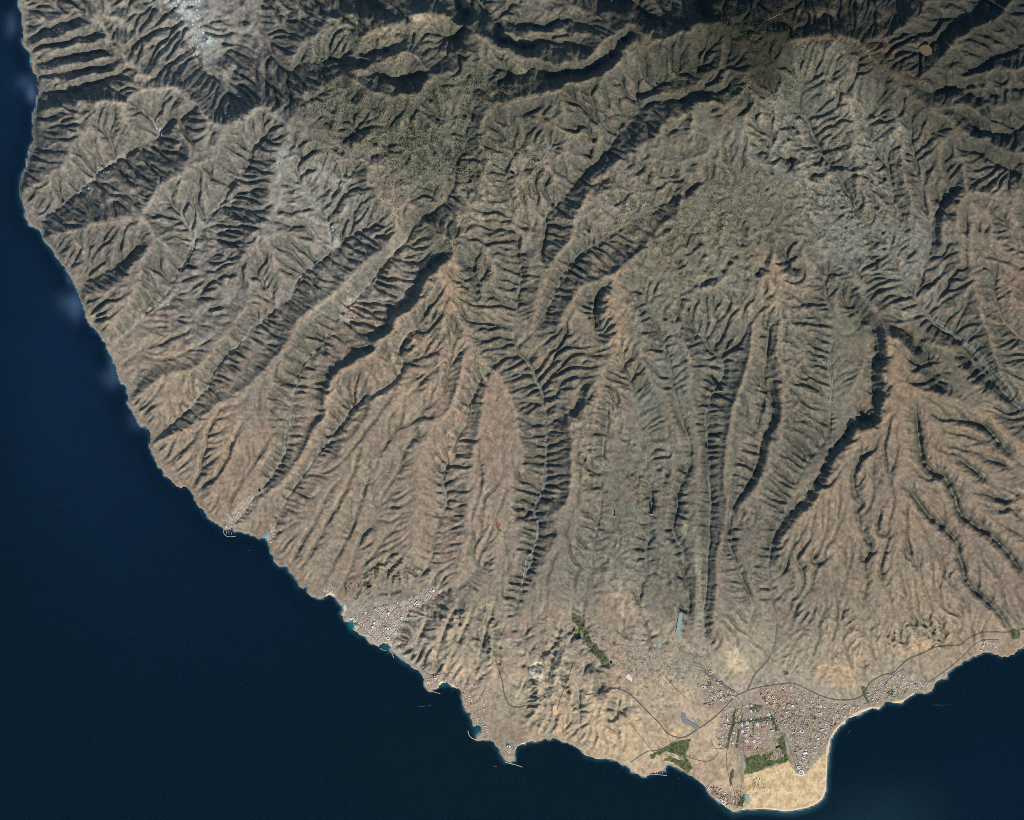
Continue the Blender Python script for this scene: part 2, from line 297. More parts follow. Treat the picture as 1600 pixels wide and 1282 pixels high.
RIMS = [
 [(345,815,35),(372,772,95),(398,740,150),(415,710,195),(428,690,235),(420,655,285),(418,625,325),(430,590,375),(445,560,430),(453,538,466)],
 [(413,836,35),(440,790,100),(462,752,160),(487,712,215),(505,690,255),(531,680,300),(556,649,355),(575,621,410),(600,590,450),(620,575,480),(618,555,530),(625,535,580),(640,510,650)],
 [(572,800,190),(560,770,230),(563,740,275),(585,722,320),(612,690,370),(632,652,430),(642,632,480),(665,616,520),(685,603,570),(691,560,680)],
 [(640,905,100),(655,870,150),(664,835,195),(678,805,230),(680,775,260),(676,750,300),(687,730,330),(702,714,370),(710,684,420),(724,659,470),(733,627,520),(743,603,560),(758,577,605)],
 [(798,1000,110),(795,960,160),(799,915,210),(808,874,260),(811,830,320),(800,811,350),(798,789,385),(803,755,420),(822,730,440),(824,703,470),(813,684,505),(805,653,550),(800,621,590),(785,598,620),(768,578,640)],
 [(885,659,570),(908,646,580),(916,620,620),(925,600,660)],
 [(1062,985,120),(1066,940,160),(1056,890,220),(1048,850,270),(1038,825,300),(1044,790,340),(1050,755,390),(1063,725,430),(1060,695,470),(1052,660,520),(1036,610,590)],
 [(1083,950,140),(1080,890,210),(1075,850,260),(1064,825,310),(1070,790,350),(1076,755,400),(1090,735,430),(1087,695,470)],
 [(1150,940,230),(1140,900,270),(1128,870,320)],
 [(1170,960,190),(1178,930,230),(1166,905,270),(1160,880,310),(1152,850,340)],
 [(1192,975,150),(1188,930,200),(1184,890,250),(1186,850,300),(1192,820,340)],
 [(245,640,130),(280,618,170),(312,590,230),(330,560,290),(350,530,350),(370,505,400),(385,480,450)],
 [(617,800,250),(627,798,250),(600,825,190),(575,842,150)],
 [(690,905,150),(725,888,180),(750,865,200)],[(640,965,90),(690,940,130),(735,915,160)],
 [(935,960,130),(945,900,210),(950,850,270),(965,780,350)],[(990,960,150),(985,900,220),(992,850,270),(1000,800,310)],[(1025,960,130),(1024,900,210),(1030,850,270),(1032,790,320)],
 [(1265,760,330),(1290,715,390),(1315,680,430),(1322,645,480)],
]
# streams cut into the ramps: (points, depth m, half width)
CUTS = [
 ([(668,955),(655,990),(645,1018)],80,5), ([(752,905),(740,960),(700,1000)],0.1,3), ([(972,1190),(962,1120),(975,1060)],50,6), ([(1000,1200),(1005,1150),(1015,1110)],30,5),
 ([(1428,640),(1436,680),(1435,705),(1452,735),(1475,745),(1488,772),(1500,800),(1520,820),(1550,840),(1582,872),(1605,910)],210,6),
 ([(1420,765),(1450,805),(1475,825),(1495,850),(1497,866),(1505,885),(1510,905),(1532,930),(1562,955),(1578,985),(1582,1008)],150,4.8),
 ([(1368,700),(1345,720),(1335,745),(1335,775),(1345,787),(1336,800),(1350,840),(1357,856),(1350,880),(1354,905),(1350,930),(1344,955)],100,4),
 ([(1370,790),(1372,830),(1388,842),(1382,866),(1376,895),(1386,925),(1402,958)],85,3.6),
 ([(1415,780),(1416,830),(1424,868),(1438,890),(1442,915),(1452,950)],45,3.2),
 ([(1500,655),(1520,660),(1540,668),(1556,685),(1575,700),(1592,722)],200,6.5),
 ([(1450,645),(1475,655),(1500,655)],60,4), ([(1500,720),(1530,740),(1560,757)],160,5.5), ([(1538,715),(1570,725),(1592,748)],140,5.5),
 ([(1550,772),(1575,782),(1605,772)],130,5), ([(1560,798),(1585,794),(1592,808),(1608,814)],120,5),
 ([(1266,850),(1270,875),(1283,880),(1300,862)],40,3.5), ([(1295,870),(1274,885),(1262,920),(1246,945)],50,4),
 ([(1470,880),(1480,900),(1495,880),(1520,892)],20,3),([(1440,680),(1465,700),(1490,705)],25,3),
 ([(1470,890),(1466,920),(1475,950),(1500,960)],30,3),([(1390,650),(1384,700),(1395,760),(1400,790)],45,3),
 ([(1530,670),(1536,700),(1528,720)],25,3),([(1485,665),(1450,690)],15,3),
 ([(745,700),(750,750),(740,790),(735,820)],40,3.5),([(770,760),(752,790),(750,830),(735,865)],40,4),
 ([(395,640),(365,690),(345,730),(310,770)],45,4),([(420,690),(385,740),(350,790)],22,3),([(345,640),(325,680),(318,720),(300,765)],40,4),
 ([(290,690),(265,720)],20,3),([(560,700),(545,760),(510,820),(470,890)],55,4),([(580,740),(560,800),(535,860),(505,910)],60,4),
 ([(520,760),(490,820),(455,880)],45,3.5),([(640,560),(600,640),(560,690)],25,3),
 ([(980,900),(1000,940),(1010,960)],30,4),([(870,850),(860,900),(845,960)],25,3.5),([(920,850),(900,900),(890,960)],30,4),
 ([(1145,860),(1160,890),(1172,930),(1190,960)],45,4),([(1245,870),(1255,900),(1248,930)],60,4),
 ([(1150,600),(1165,640),(1160,690)],40,4),([(1010,800),(1018,790),(1012,760)],50,4),([(1190,600),(1188,650),(1170,700)],45,5),
 ([(1505,330),(1508,360),(1505,412)],90,4),([(1525,330),(1530,380)],30,3),([(1552,425),(1550,465)],80,5),
 ([(1075,910),(1080,960),(1075,1000)],30,5),([(715,940),(690,990),(680,1030)],80,5),([(745,930),(720,990),(700,1040)],90,5),([(772,940),(750,1010),(745,1060)],90,5),([(790,960),(780,1020),(775,1070)],70,4.5),
 ([(830,1040),(860,1010),(880,960)],80,5.5),([(856,1120),(856,1060),(880,1000)],80,6),([(905,1140),(905,1090),(895,1040)],60,6),([(940,1150),(930,1110)],40,5),
 ([(1235,1000),(1240,960),(1240,920)],20,4),([(1260,1060),(1275,1010),(1280,960)],25,4),([(1340,1070),(1320,1010),(1310,960)],25,4),([(1345,1060),(1330,1000)],15,4),
 ([(855,420),(850,400),(857,355),(870,345)],90,4),([(812,430),(811,380),(818,360)],70,4),([(545,215),(555,203),(575,185)],60,4),
]

# ------------------------------------------------------------------ solve the big shapes of the land on a 2-step grid
ST = 2.0
sx = np.arange(X0, X1 + .1, ST, dtype=np.float32); sy = np.arange(Y0, Y1 + .1, ST, dtype=np.float32)
GX, GY = np.meshgrid(sx, sy)
land_s = inside(LAND, GX, GY)
num = np.zeros(GX.shape, np.float64); den = np.zeros(GX.shape, np.float64)

def put(pts, w=1.0):
    for a, b in zip(pts[:-1], pts[1:]):
        n = int(np.hypot(b[0]-a[0], b[1]-a[1]) / 0.8) + 2
        t = np.linspace(0, 1, n)
        j = np.round((a[0] + (b[0]-a[0])*t - X0) / ST).astype(int); i = np.round((a[1] + (b[1]-a[1])*t - Y0) / ST).astype(int)
        ok = (j >= 0) & (i >= 0) & (j < GX.shape[1]) & (i < GX.shape[0])
        np.add.at(num, (i[ok], j[ok]), w * (a[2] + (b[2]-a[2])*t)[ok]); np.add.at(den, (i[ok], j[ok]), w)

def wiggle(p, amp, seed):
    """give a traced line the small bends of a real one"""
    q = p.copy()
    L = np.concatenate([[0], np.cumsum(np.hypot(np.diff(p[:, 0]), np.diff(p[:, 1])))])
    for k, (wl, a) in enumerate(((60, 1.0), (30, .9), (14, .5), (7, .3))):
        q[:, 0] += amp*a*(value_noise(L/wl, np.zeros_like(L) + seed*1.7, 300+k)*2-1)
        q[:, 1] += amp*a*(value_noise(L/wl, np.zeros_like(L) + seed*1.7 + 55, 310+k)*2-1)
    return q

lines_valley = []
for k, v in enumerate(VALLEYS):
    q = wiggle(smooth_line(v), 3.0, k); lines_valley.append(q); put(q)
for k, v in enumerate(RIDGES):
    put(wiggle(smooth_line(v), 3.5, 100 + k))
lines_rim = []
for k, v in enumerate(RIMS):
    put(wiggle(smooth_line(v), 2.4, 250 + k), 2.0)
for k, (pts, drop, wid, side) in enumerate(CLIFFS):
    q = wiggle(smooth_line(pts), 2.6, 200 + k)
    put(q, 4.0); lines_rim.append(q)
    t = np.gradient(q[:, :2], axis=0)
    k9 = np.ones(9)/9
    t = np.stack([np.convolve(np.pad(t[:, c], 4, mode='edge'), k9, 'valid') for c in (0, 1)], 1)
    t /= np.hypot(t[:, 0], t[:, 1])[:, None] + 1e-6
    nrm = np.stack([-t[:, 1], t[:, 0]], 1) * side
    b = q.copy(); b[:, :2] += nrm * wid
    b[:, 2] = q[:, 2]*(1-drop) + 8
    put(b, 2.0)
cpts = [(x, y, 0.0) for x, y in COAST]
put(cpts, 30.0)
num[~land_s] = 0; den[~land_s] = 1
cons = den > 0
val = np.where(cons, num / np.maximum(den, 1e-9), 0).astype(np.float32)

def down(v, c):
    h, w = v.shape
    H, W = (h+1)//2, (w+1)//2
    vp = np.zeros((H*2, W*2), np.float32); cp = np.zeros((H*2, W*2), np.float32)
    vp[:h, :w] = v*c; cp[:h, :w] = c
    vs = vp.reshape(H, 2, W, 2).sum((1, 3)); cs = cp.reshape(H, 2, W, 2).sum((1, 3))
    return np.where(cs > 0, vs/np.maximum(cs, 1e-6), 0).astype(np.float32), (cs > 0)

def resize(a, shp):
    yi = np.linspace(0, a.shape[0]-1, shp[0], dtype=np.float32); xi = np.linspace(0, a.shape[1]-1, shp[1], dtype=np.float32)
    i0 = np.minimum(yi.astype(int), a.shape[0]-2); j0 = np.minimum(xi.astype(int), a.shape[1]-2)
    fy = (yi-i0)[:, None]; fx = (xi-j0)[None]
    r0 = a[i0]; r1 = a[i0+1]
    r = r0*(1-fy) + r1*fy
    return (r[:, j0]*(1-fx) + r[:, j0+1]*fx).astype(np.float32)

pyr = [(val, cons)]
for _ in range(5): pyr.append(down(*pyr[-1]))
u = np.full(pyr[-1][0].shape, 500, np.float32)
for lv in range(5, -1, -1):
    v, c = pyr[lv]
    u = resize(u, v.shape)
    par = (np.add.outer(np.arange(v.shape[0]), np.arange(v.shape[1])) & 1).astype(bool)
    free = [(~c) & par, (~c) & ~par]
    u[c] = v[c]
    for it in range(90 if lv else 45):
        for f in free:
            p = np.pad(u, 1, mode='edge')
            avg = 0.25*(p[:-2, 1:-1] + p[2:, 1:-1] + p[1:-1, :-2] + p[1:-1, 2:])
            u = np.where(f, u + 1.7*(avg-u), u)

# ------------------------------------------------------------------ the fine grid
GS = 1.2
RELIEF = 1.22
fx_ = np.arange(X0, X1 + .1, GS, dtype=np.float32); fy_ = np.arange(Y0, Y1 + .1, GS, dtype=np.float32)
PX, PY = np.meshgrid(fx_, fy_)

def sample(a, x, y, st):
    j = np.clip((x - X0)/st, 0, a.shape[1]-1.001); i = np.clip((y - Y0)/st, 0, a.shape[0]-1.001)
    j0 = j.astype(np.int32); i0 = i.astype(np.int32); fx = (j-j0).astype(np.float32); fy = (i-i0).astype(np.float32)
    return (a[i0, j0]*(1-fx) + a[i0, j0+1]*fx)*(1-fy) + (a[i0+1, j0]*(1-fx) + a[i0+1, j0+1]*fx)*fy

# signed distance to the coast (positive on land), on the 2-step grid
dc = np.full(GX.shape, 1e6, np.float32)
cw = wiggle(np.array(cpts, float)[:, :3], 0, 0)
cd = line_dist([(p[0], p[1]) for p in COAST], GX, GY, 90.0)
cd = np.minimum(cd, 90.0)
sd_s = np.where(land_s, cd, -cd).astype(np.float32)
SD = sample(sd_s, PX, PY, ST)
rough = 1 - sstep(1080, 1120, PX)*sstep(1170, 1210, PY)                 # the dune beach is smooth
SD = SD + rough*(2.7*fbm(PX, PY, 11, 3, 21) + 1.5*fbm(PX, PY, 4.5, 2, 22))
ON = SD > 0

nw = 2.2 + 13*np.maximum(sstep(360, 160, PY)*sstep(360, 480, PX), .6*sstep(230, 170, PY)*sstep(260, 190, PX)*sstep(35, 60, PX))
H = sample(u, PX + nw*fbm(PX, PY, 34, 4, 31), PY + nw*fbm(PX, PY, 34, 4, 32), ST)
H = blur(H, .8)*RELIEF

loc = blur(H, 42)
amp = .3*sstep(300, 150, PY)*sstep(420, 520, PX) - .22*sstep(520, 330, PX)*sstep(520, 380, PY)
H = np.maximum(H + amp*(H - loc)*sstep(0, 30, SD), np.minimum(H, 2))
def grad(h):
    gy, gx = np.gradient(h, GS*M)
    return gx, gy

def gully(h, lam, strength, seed, pre, gmax=0.9, sharp=0.5, least=0.0):
    """spurs and gullies that run down the slope (stripes laid along the steepest descent)"""
    hb = blur(h, max(1.0, pre/GS))
    gx, gy = grad(hb)
    g = np.hypot(gx, gy) + 1e-6
    px_, py_ = -gy/g, gx/g
    U = PX/lam + .7*fbm(PX, PY, lam*3.5, 2, seed + 500); V = PY/lam + .7*fbm(PX, PY, lam*3.5, 2, seed + 600)
    iu = np.floor(U).astype(np.int32); iv = np.floor(V).astype(np.int32)
    r = np.random.default_rng(seed)
    tx = r.random((512, 512)).astype(np.float32); ty = r.random((512, 512)).astype(np.float32)
    c = np.zeros_like(h); s = np.zeros_like(h)
    for dj in (-1, 0, 1):
        for di in (-1, 0, 1):
            a = (iv+di) & 511; b = (iu+dj) & 511
            dx = U - (iu+dj) - tx[a, b]; dy = V - (iv+di) - ty[a, b]
            w = np.exp(-2.4*(dx*dx + dy*dy))
            ph = (2*math.pi)*(dx*px_ + dy*py_)
            c += w*np.cos(ph); s += w*np.sin(ph)
    m = np.hypot(c, s) + 1e-4
    c = c/m
    f = (1-sharp)*c + sharp*(1 - 2*np.sqrt(np.clip((1-c)/2, 0, 1)))
    ge = gmax*np.tanh((np.maximum(g, least) + .03)/gmax)
    return (lam*M*strength*ge*f*np.clip(m*2.2, 0, 1)).astype(np.float32), f.astype(np.float32), g

dval_pre = np.full(H.shape, 99., np.float32)
for q in lines_valley: dval_pre = np.minimum(dval_pre, line_dist(q[:, :2], PX, PY, 20))
inland = sstep(1, 12, SD)
north = sstep(700, 250, PY)
rid = 1 - 2.6*np.abs(fbm(PX + 9*fbm(PX, PY, 25, 2, 43), PY, 46, 3, 42))
H += inland*((north*60 + 8)*fbm(PX, PY, 70, 4, 41) + (north*55 + 10)*rid*sstep(3, 18, dval_pre))
crest = np.zeros_like(H)
dval = np.full(H.shape, 99., np.float32)
for q in lines_valley: dval = np.minimum(dval, line_dist(q[:, :2], PX, PY, 16))
for pts, dep, hw in CUTS: dval = np.minimum(dval, line_dist(smooth_line([(a, b, 0) for a, b in pts])[:, :2], PX, PY, 10) + 1)
drim = np.full(H.shape, 99., np.float32)
for q in lines_rim: drim = np.minimum(drim, line_dist(q[:, :2], PX, PY, 12))
CHAOS_SPOTS = [(1330,290,130,140,1),(1240,230,60,60,1),(980,300,150,90,.7),(1100,400,110,110,.8),(1040,520,110,70,.8),(640,230,130,90,.8),(780,260,70,90,.8),(780,460,60,110,.6),(1000,800,90,140,.8),(930,680,50,90,.8),(880,560,50,80,.5),(1230,560,60,150,.7),(1540,430,60,100,.5),(600,600,50,60,.3),(480,150,70,40,.5),(1180,860,40,90,.6),(560,70,90,60,.7),(850,60,110,60,.6),(1100,60,90,60,.5),(400,80,50,60,.4),(1500,110,110,110,.45),(1020,1050,80,70,.6),(920,1010,50,50,.5),(1580,250,60,60,.6)]
hills = np.zeros(H.shape, np.float32)
for x, y, rx, ry in ((720,1000,120,85),(610,890,50,30),(880,1000,60,50),(850,1080,70,80),(930,1130,70,50),(1420,990,90,30),(1290,1000,90,60),(1250,1040,50,30)): hills = np.maximum(hills, np.exp(-((PX-x)/rx)**4 - ((PY-y)/ry)**4))
chaos = np.zeros(H.shape, np.float32)
for x, y, rx, ry, w in CHAOS_SPOTS: chaos = np.maximum(chaos, w*np.exp(-((PX-x)/rx)**4 - ((PY-y)/ry)**4))
wq = PX + 4*fbm(PX, PY, 12, 2, 131)
def ridged(sc, seed): return 1 - 2.8*np.abs(fbm(wq, PY, sc, 2, seed))
H += inland*chaos*sstep(1, 7, dval_pre)*(26*ridged(20, 132) + 20*ridged(9.5, 134) + 14*ridged(4.6, 136))
calm = (1 - .62*chaos)*(.15 + .85*sstep(0, 6, dval))*(.6 + .4*sstep(0, 7, drim))
vary = .7 + .6*sstep(-.35, .35, fbm(PX, PY, 80, 3, 97)) 
for k, (lam, st, pre, sh) in enumerate(((30, .055, 9, .5), (15, .08, 5, .8), (8, .12, 2.6, .9), (4.2, .20, 1.3, .8))):
    d, f, g = gully(H, lam, st, 60+k, pre, sharp=sh, least=.26*hills)
    lo = (.05, .06, .2, .42)[k] + hills*(.5, .6, .5, .4)[k]
    d *= 1 + 2.2*hills
    d *= np.clip(.95 + 2.0*fbm(PX, PY, lam*2.6, 2, 170+k), .15, 2.2)
    H += inland*d*calm*vary*(lo + (1-lo)*sstep(.12, .36, np.maximum(blur(g, 4), .24*hills)))
    crest += f*(0.55, .8, .8, .5)[k]*np.clip(g*2.2, 0, 1)
for k, (pts, dep, hw) in enumerate(CUTS):
    q = wiggle(smooth_line([(a, b, 0) for a, b in pts]), 2.4, 400 + k)
    d = line_dist(q[:, :2], PX, PY, hw*3.0) + 0.35*hw*fbm(PX, PY, 9, 2, 23)
    dep = dep*np.clip(.15 + np.hypot(PX-q[-1, 0], PY-q[-1, 1])/50, 0, 1)*np.clip(.15 + np.hypot(PX-q[0, 0], PY-q[0, 1])/35, 0, 1)
    H -= inland*dep*RELIEF*np.exp(-np.clip(d, 0, 100)**2/(hw*hw*.75))
def soften(a):
    p = np.pad(a, 1, mode='edge')
    a = (p[:-2, 1:-1] + 4*p[1:-1, 1:-1] + p[2:, 1:-1])/6
    p = np.pad(a, 1, mode='edge')
    return (p[1:-1, :-2] + 4*p[1:-1, 1:-1] + p[1:-1, 2:])/6
def fill_pits(h, n=36):
    """raise closed hollows until they drain"""
    w = h.copy()
    for a in (0, 1):
        for sft in (1, 2, 4, 8):
            w = np.maximum(w, np.maximum(np.roll(w, sft, a), np.roll(w, -sft, a)))
    for _ in range(n):
        p = np.pad(w, 1, mode='edge')
        m = np.minimum(np.minimum(p[:-2, 1:-1], p[2:, 1:-1]), np.minimum(p[1:-1, :-2], p[1:-1, 2:]))
        m = np.minimum(m, np.minimum(np.minimum(p[:-2, :-2], p[2:, 2:]), np.minimum(p[2:, :-2], p[:-2, 2:])))
        w = np.maximum(h, np.minimum(w, m + .3))
    return np.minimum(w, h + 11)

H = fill_pits(H)
def runoff(h, n, steps, seed, inertia):
    """rain that runs down the land; returns how much water passes each cell"""
    hb = blur(h, 1.2)
    gx, gy = grad(hb)
    gx = gx.ravel(); gy = gy.ravel()
    hh, ww = h.shape
    r = np.random.default_rng(seed)
    cells = np.flatnonzero(ON.ravel())
    c0 = r.choice(cells, n)
    x = (c0 % ww + r.random(n)).astype(np.float32); y = (c0 // ww + r.random(n)).astype(np.float32)
    vx = np.zeros(n, np.float32); vy = np.zeros(n, np.float32)
    flow = np.zeros(hh*ww, np.float32)
    for _ in range(steps):
        i = np.minimum(y.astype(np.int32), hh-1)*ww + np.minimum(x.astype(np.int32), ww-1)
        flow += np.bincount(i, minlength=hh*ww).astype(np.float32)
        ax = gx[i]; ay = gy[i]
        vx = vx*inertia - ax; vy = vy*inertia - ay
        m = np.hypot(vx, vy) + 1e-6
        stuck = (ax*ax + ay*ay < 1e-5) | (vx*ax + vy*ay > 0)
        x = np.clip(x + vx/m, 0, ww-1); y = np.clip(y + vy/m, 0, hh-1)
        go = ON.ravel()[i] & ~stuck
        if go.mean() < .995:
            x, y, vx, vy = x[go], y[go], vx[go], vy[go]
    return flow.reshape(hh, ww)

for k, (n, steps, dep) in enumerate(((170000, 100, 30), (170000, 90, 28), (170000, 70, 22))):
    fl_ = runoff(H, n, steps, 90 + k, .6)
    carve = np.log1p(soften(soften(fl_))*1.2)
    sl_ = np.hypot(*grad(blur(H, 3)))
    H -= inland*dep*(np.minimum(carve, 3.4) - blur(carve, 9)*.6)*(.17 + .50*sstep(.05, .26, sl_)*(1 - .55*sstep(.3, .6, sl_)))*np.clip(1 + 1.3*fbm(PX, PY, 30, 2, 180+k), .2, 1.8)
    H = fill_pits(H)
FLOW = np.log1p(fl_)
H = np.where(ON, soften(H), H)
slope0 = np.hypot(*grad(blur(H, 1.5)))
H += inland*np.clip(slope0*1.4+.07, 0, 1)*(20*fbm(PX, PY, 6.5, 3, 45)*(.6+.8*sstep(-.4,.4,fbm(PX, PY, 50, 2, 46))) + 3*(rng.random(H.shape).astype(np.float32)-.5))
dune_poly = [(1162,1212),(1185,1205),(1215,1196),(1232,1190),(1243,1208),(1258,1210),(1268,1196),(1284,1182),(1292,1170),(1293,1200),(1292,1236),(1284,1250),(1262,1262),(1225,1268),(1180,1266),(1158,1266),(1165,1245)]
ind = blur(inside(dune_poly, PX, PY).astype(np.float32), 3)
H = H*(1-ind) + ind*(5 + 13*np.abs(fbm(PX*1.0 - PY*.4, PY*.5 + PX*.3, 8, 3, 47))*2)
flat_poly = [(1095,1050),(1150,1090),(1210,1072),(1300,1100),(1340,1108),(1295,1160),(1255,1212),(1160,1262),(1105,1235),(1010,1195),(1050,1150)]
fl = blur(inside(flat_poly, PX, PY).astype(np.float32), 8)*(1-ind)
H = H*(1-.75*fl) + .75*fl*(4+.25*np.clip(SD, 0, 90))
# shore: land stands above the water, sea floor below
H = np.where(ON, np.maximum(H, 1.5 + np.minimum(SD, 6)*1.2), -3 - 5*np.clip(-SD, 0, 20))
H = H.astype(np.float32)

def ground(x, y): return float(sample(H, np.array([x], np.float32), np.array([y], np.float32), GS)[0])

# ------------------------------------------------------------------ what the ground is made of: base colours
def lin(r, g, b):
    c = np.array([r, g, b], float)/255
    return np.where(c <= .04045, c/12.92, ((c+.055)/1.055)**2.4).astype(np.float32)

# regional soils and rocks: x, y, rx, ry, colour (sRGB of the bare ground)
SOIL = [
 (120,60,90,70,(150,132,110)),(90,220,80,90,(140,124,106)),(200,200,80,70,(146,130,108)),(70,330,60,50,(134,116,100)),
 (300,60,70,70,(148,144,136)),(340,150,60,40,(136,134,124)),(290,240,90,60,(134,122,104)),(280,310,60,50,(140,136,122)),
 (150,420,90,70,(140,114,98)),(230,440,70,60,(142,118,104)),(190,500,60,50,(160,134,110)),(330,470,70,70,(134,122,110)),
 (400,420,70,60,(142,122,112)),(420,240,70,60,(138,136,126)),(500,290,60,50,(146,142,128)),(380,330,60,50,(138,134,118)),
 (560,400,70,70,(146,132,116)),(450,120,60,60,(122,112,94)),(400,60,40,80,(140,126,110)),(520,40,80,60,(128,118,100)),
 (620,70,60,60,(140,120,94)),(560,180,90,60,(118,110,82)),(680,230,90,80,(110,106,82)),(640,280,60,40,(112,108,88)),(500,220,60,40,(120,110,80)),
 (760,170,80,60,(112,104,82)),(600,300,30,40,(156,128,100)),(560,260,40,25,(150,124,104)),(760,300,70,60,(140,122,98)),(780,420,50,80,(128,116,96)),
 (850,40,90,50,(118,108,90)),(880,150,80,40,(112,104,78)),(960,180,70,60,(124,112,90)),(900,280,80,60,(132,116,98)),(1030,240,70,60,(120,108,88)),
 (1080,90,70,50,(100,92,66)),(980,20,60,40,(92,84,72)),(1170,60,60,70,(58,52,38)),(1200,30,80,30,(54,48,36)),(1150,140,40,40,(120,102,76)),(1180,110,40,40,(56,50,38)),
 (1370,80,60,50,(98,76,60)),(1400,120,50,40,(92,74,58)),(1290,40,60,30,(100,76,54)),(1480,60,90,60,(90,84,64)),(1560,120,80,70,(84,80,62)),(1540,30,80,40,(70,68,54)),
 (1480,170,60,40,(92,88,66)),(1560,220,70,50,(98,88,70)),(1290,110,60,40,(132,124,104)),(1260,200,70,60,(126,120,112)),(1350,220,60,70,(126,122,112)),(1330,300,80,60,(122,118,106)),
 (1480,270,60,60,(108,98,78)),(1540,350,60,70,(122,104,84)),(1430,400,60,60,(118,114,104)),(1410,300,50,50,(120,108,96)),(1540,440,60,50,(126,104,84)),(1580,460,40,50,(128,98,80)),
 (1520,540,40,40,(112,102,88)),(1580,600,50,50,(116,106,88)),(1470,560,50,40,(110,100,80)),
 (1100,350,90,60,(118,108,84)),(1200,340,60,50,(114,106,84)),(1120,460,70,50,(124,116,94)),(1000,430,40,60,(122,112,88)),(960,480,28,60,(152,122,92)),(1210,440,30,50,(150,120,90)),
 (900,520,50,80,(130,114,90)),(1050,560,60,60,(112,110,96)),(1140,560,40,50,(112,110,100)),(1180,520,30,60,(134,114,90)),(1230,540,40,80,(124,112,92)),(1300,580,60,80,(116,110,90)),
 (700,470,30,60,(142,118,92)),(620,560,60,60,(148,120,94)),(560,640,70,60,(146,120,98)),(450,600,60,60,(134,118,102)),(360,600,70,60,(142,122,106)),(250,560,50,50,(146,124,104)),
 (330,700,80,70,(148,122,100)),(280,720,40,40,(152,128,104)),(470,780,70,70,(148,124,102)),(560,840,80,70,(144,122,100)),(620,720,60,70,(142,122,100)),(700,640,60,70,(150,122,100)),(760,700,60,80,(148,122,102)),
 (680,820,70,70,(146,122,102)),(760,840,60,60,(148,124,104)),(640,900,60,40,(150,130,110)),(700,980,80,50,(146,128,108)),(780,1000,50,60,(146,126,106)),
 (850,700,40,80,(124,114,98)),(830,860,40,80,(130,116,100)),(920,700,50,90,(136,116,96)),(980,760,70,80,(118,110,92)),(960,900,70,60,(122,114,98)),(1050,880,60,80,(112,108,92)),(1090,720,50,80,(114,108,92)),(1150,700,40,80,(116,106,92)),
 (1180,840,40,80,(118,106,90)),(1120,930,40,60,(128,114,98)),(1240,720,50,80,(112,108,90)),(1270,690,40,40,(96,90,78)),
 (1380,620,40,60,(140,112,84)),(1340,760,70,80,(138,114,92)),(1420,760,60,90,(140,114,90)),(1510,690,70,50,(132,108,84)),(1530,800,70,70,(134,110,88)),(1370,740,25,40,(116,102,90)),
 (1300,900,70,60,(134,114,92)),(1400,920,70,60,(142,120,96)),(1520,900,70,60,(138,114,94)),(1240,960,50,50,(132,120,100)),(1350,1010,80,50,(152,128,100)),(1480,990,70,40,(154,128,98)),(1250,1030,60,30,(150,130,104)),
 (970,930,35,35,(174,146,118)),(900,1000,60,50,(150,130,108)),(1000,1000,70,50,(154,132,108)),(860,1080,70,50,(158,134,104)),(950,1110,70,60,(172,144,108)),(1040,1090,60,50,(164,138,108)),(980,1170,60,40,(184,150,112)),(870,1130,50,40,(166,138,104)),
 (1100,1170,50,60,(172,142,112)),(1080,1040,50,40,(146,130,108)),(1160,1000,50,40,(152,132,108)),(1150,1040,40,30,(166,146,116)),(1120,1200,40,40,(180,146,110)),(1230,1120,80,60,(156,136,114)),(1400,1070,60,30,(150,130,106)),
 (740,1090,50,50,(156,130,112)),(800,1130,30,50,(140,122,98)),(600,980,60,40,(162,152,140)),(1200,1200,40,30,(150,128,88)),
]
wxn = PX + 16*fbm(PX, PY, 40, 3, 51); wyn = PY + 16*fbm(PX, PY, 40, 3, 52)
acc = np.zeros(PX.shape + (3,), np.float32); wsum = np.zeros(PX.shape, np.float32)
sub = (slice(None, None, 4), slice(None, None, 4))
cx4, cy4 = wxn[::2, ::2], wyn[::2, ::2]
acc4 = np.zeros(cx4.shape + (3,), np.float32); ws4 = np.zeros(cx4.shape, np.float32)
for x, y, rx, ry, c in SOIL:
    d2 = ((cx4-x)/rx)**2 + ((cy4-y)/ry)**2
    w = np.exp(-1.6*d2) + 1e-4/(1+d2*d2)
    acc4 += w[..., None]*lin(*c); ws4 += w
acc4 /= ws4[..., None]
grey = acc4.mean(-1, keepdims=True)
acc4 = grey*.28 + acc4*.72
ALB = np.stack([resize(acc4[..., k], PX.shape) for k in range(3)], -1)

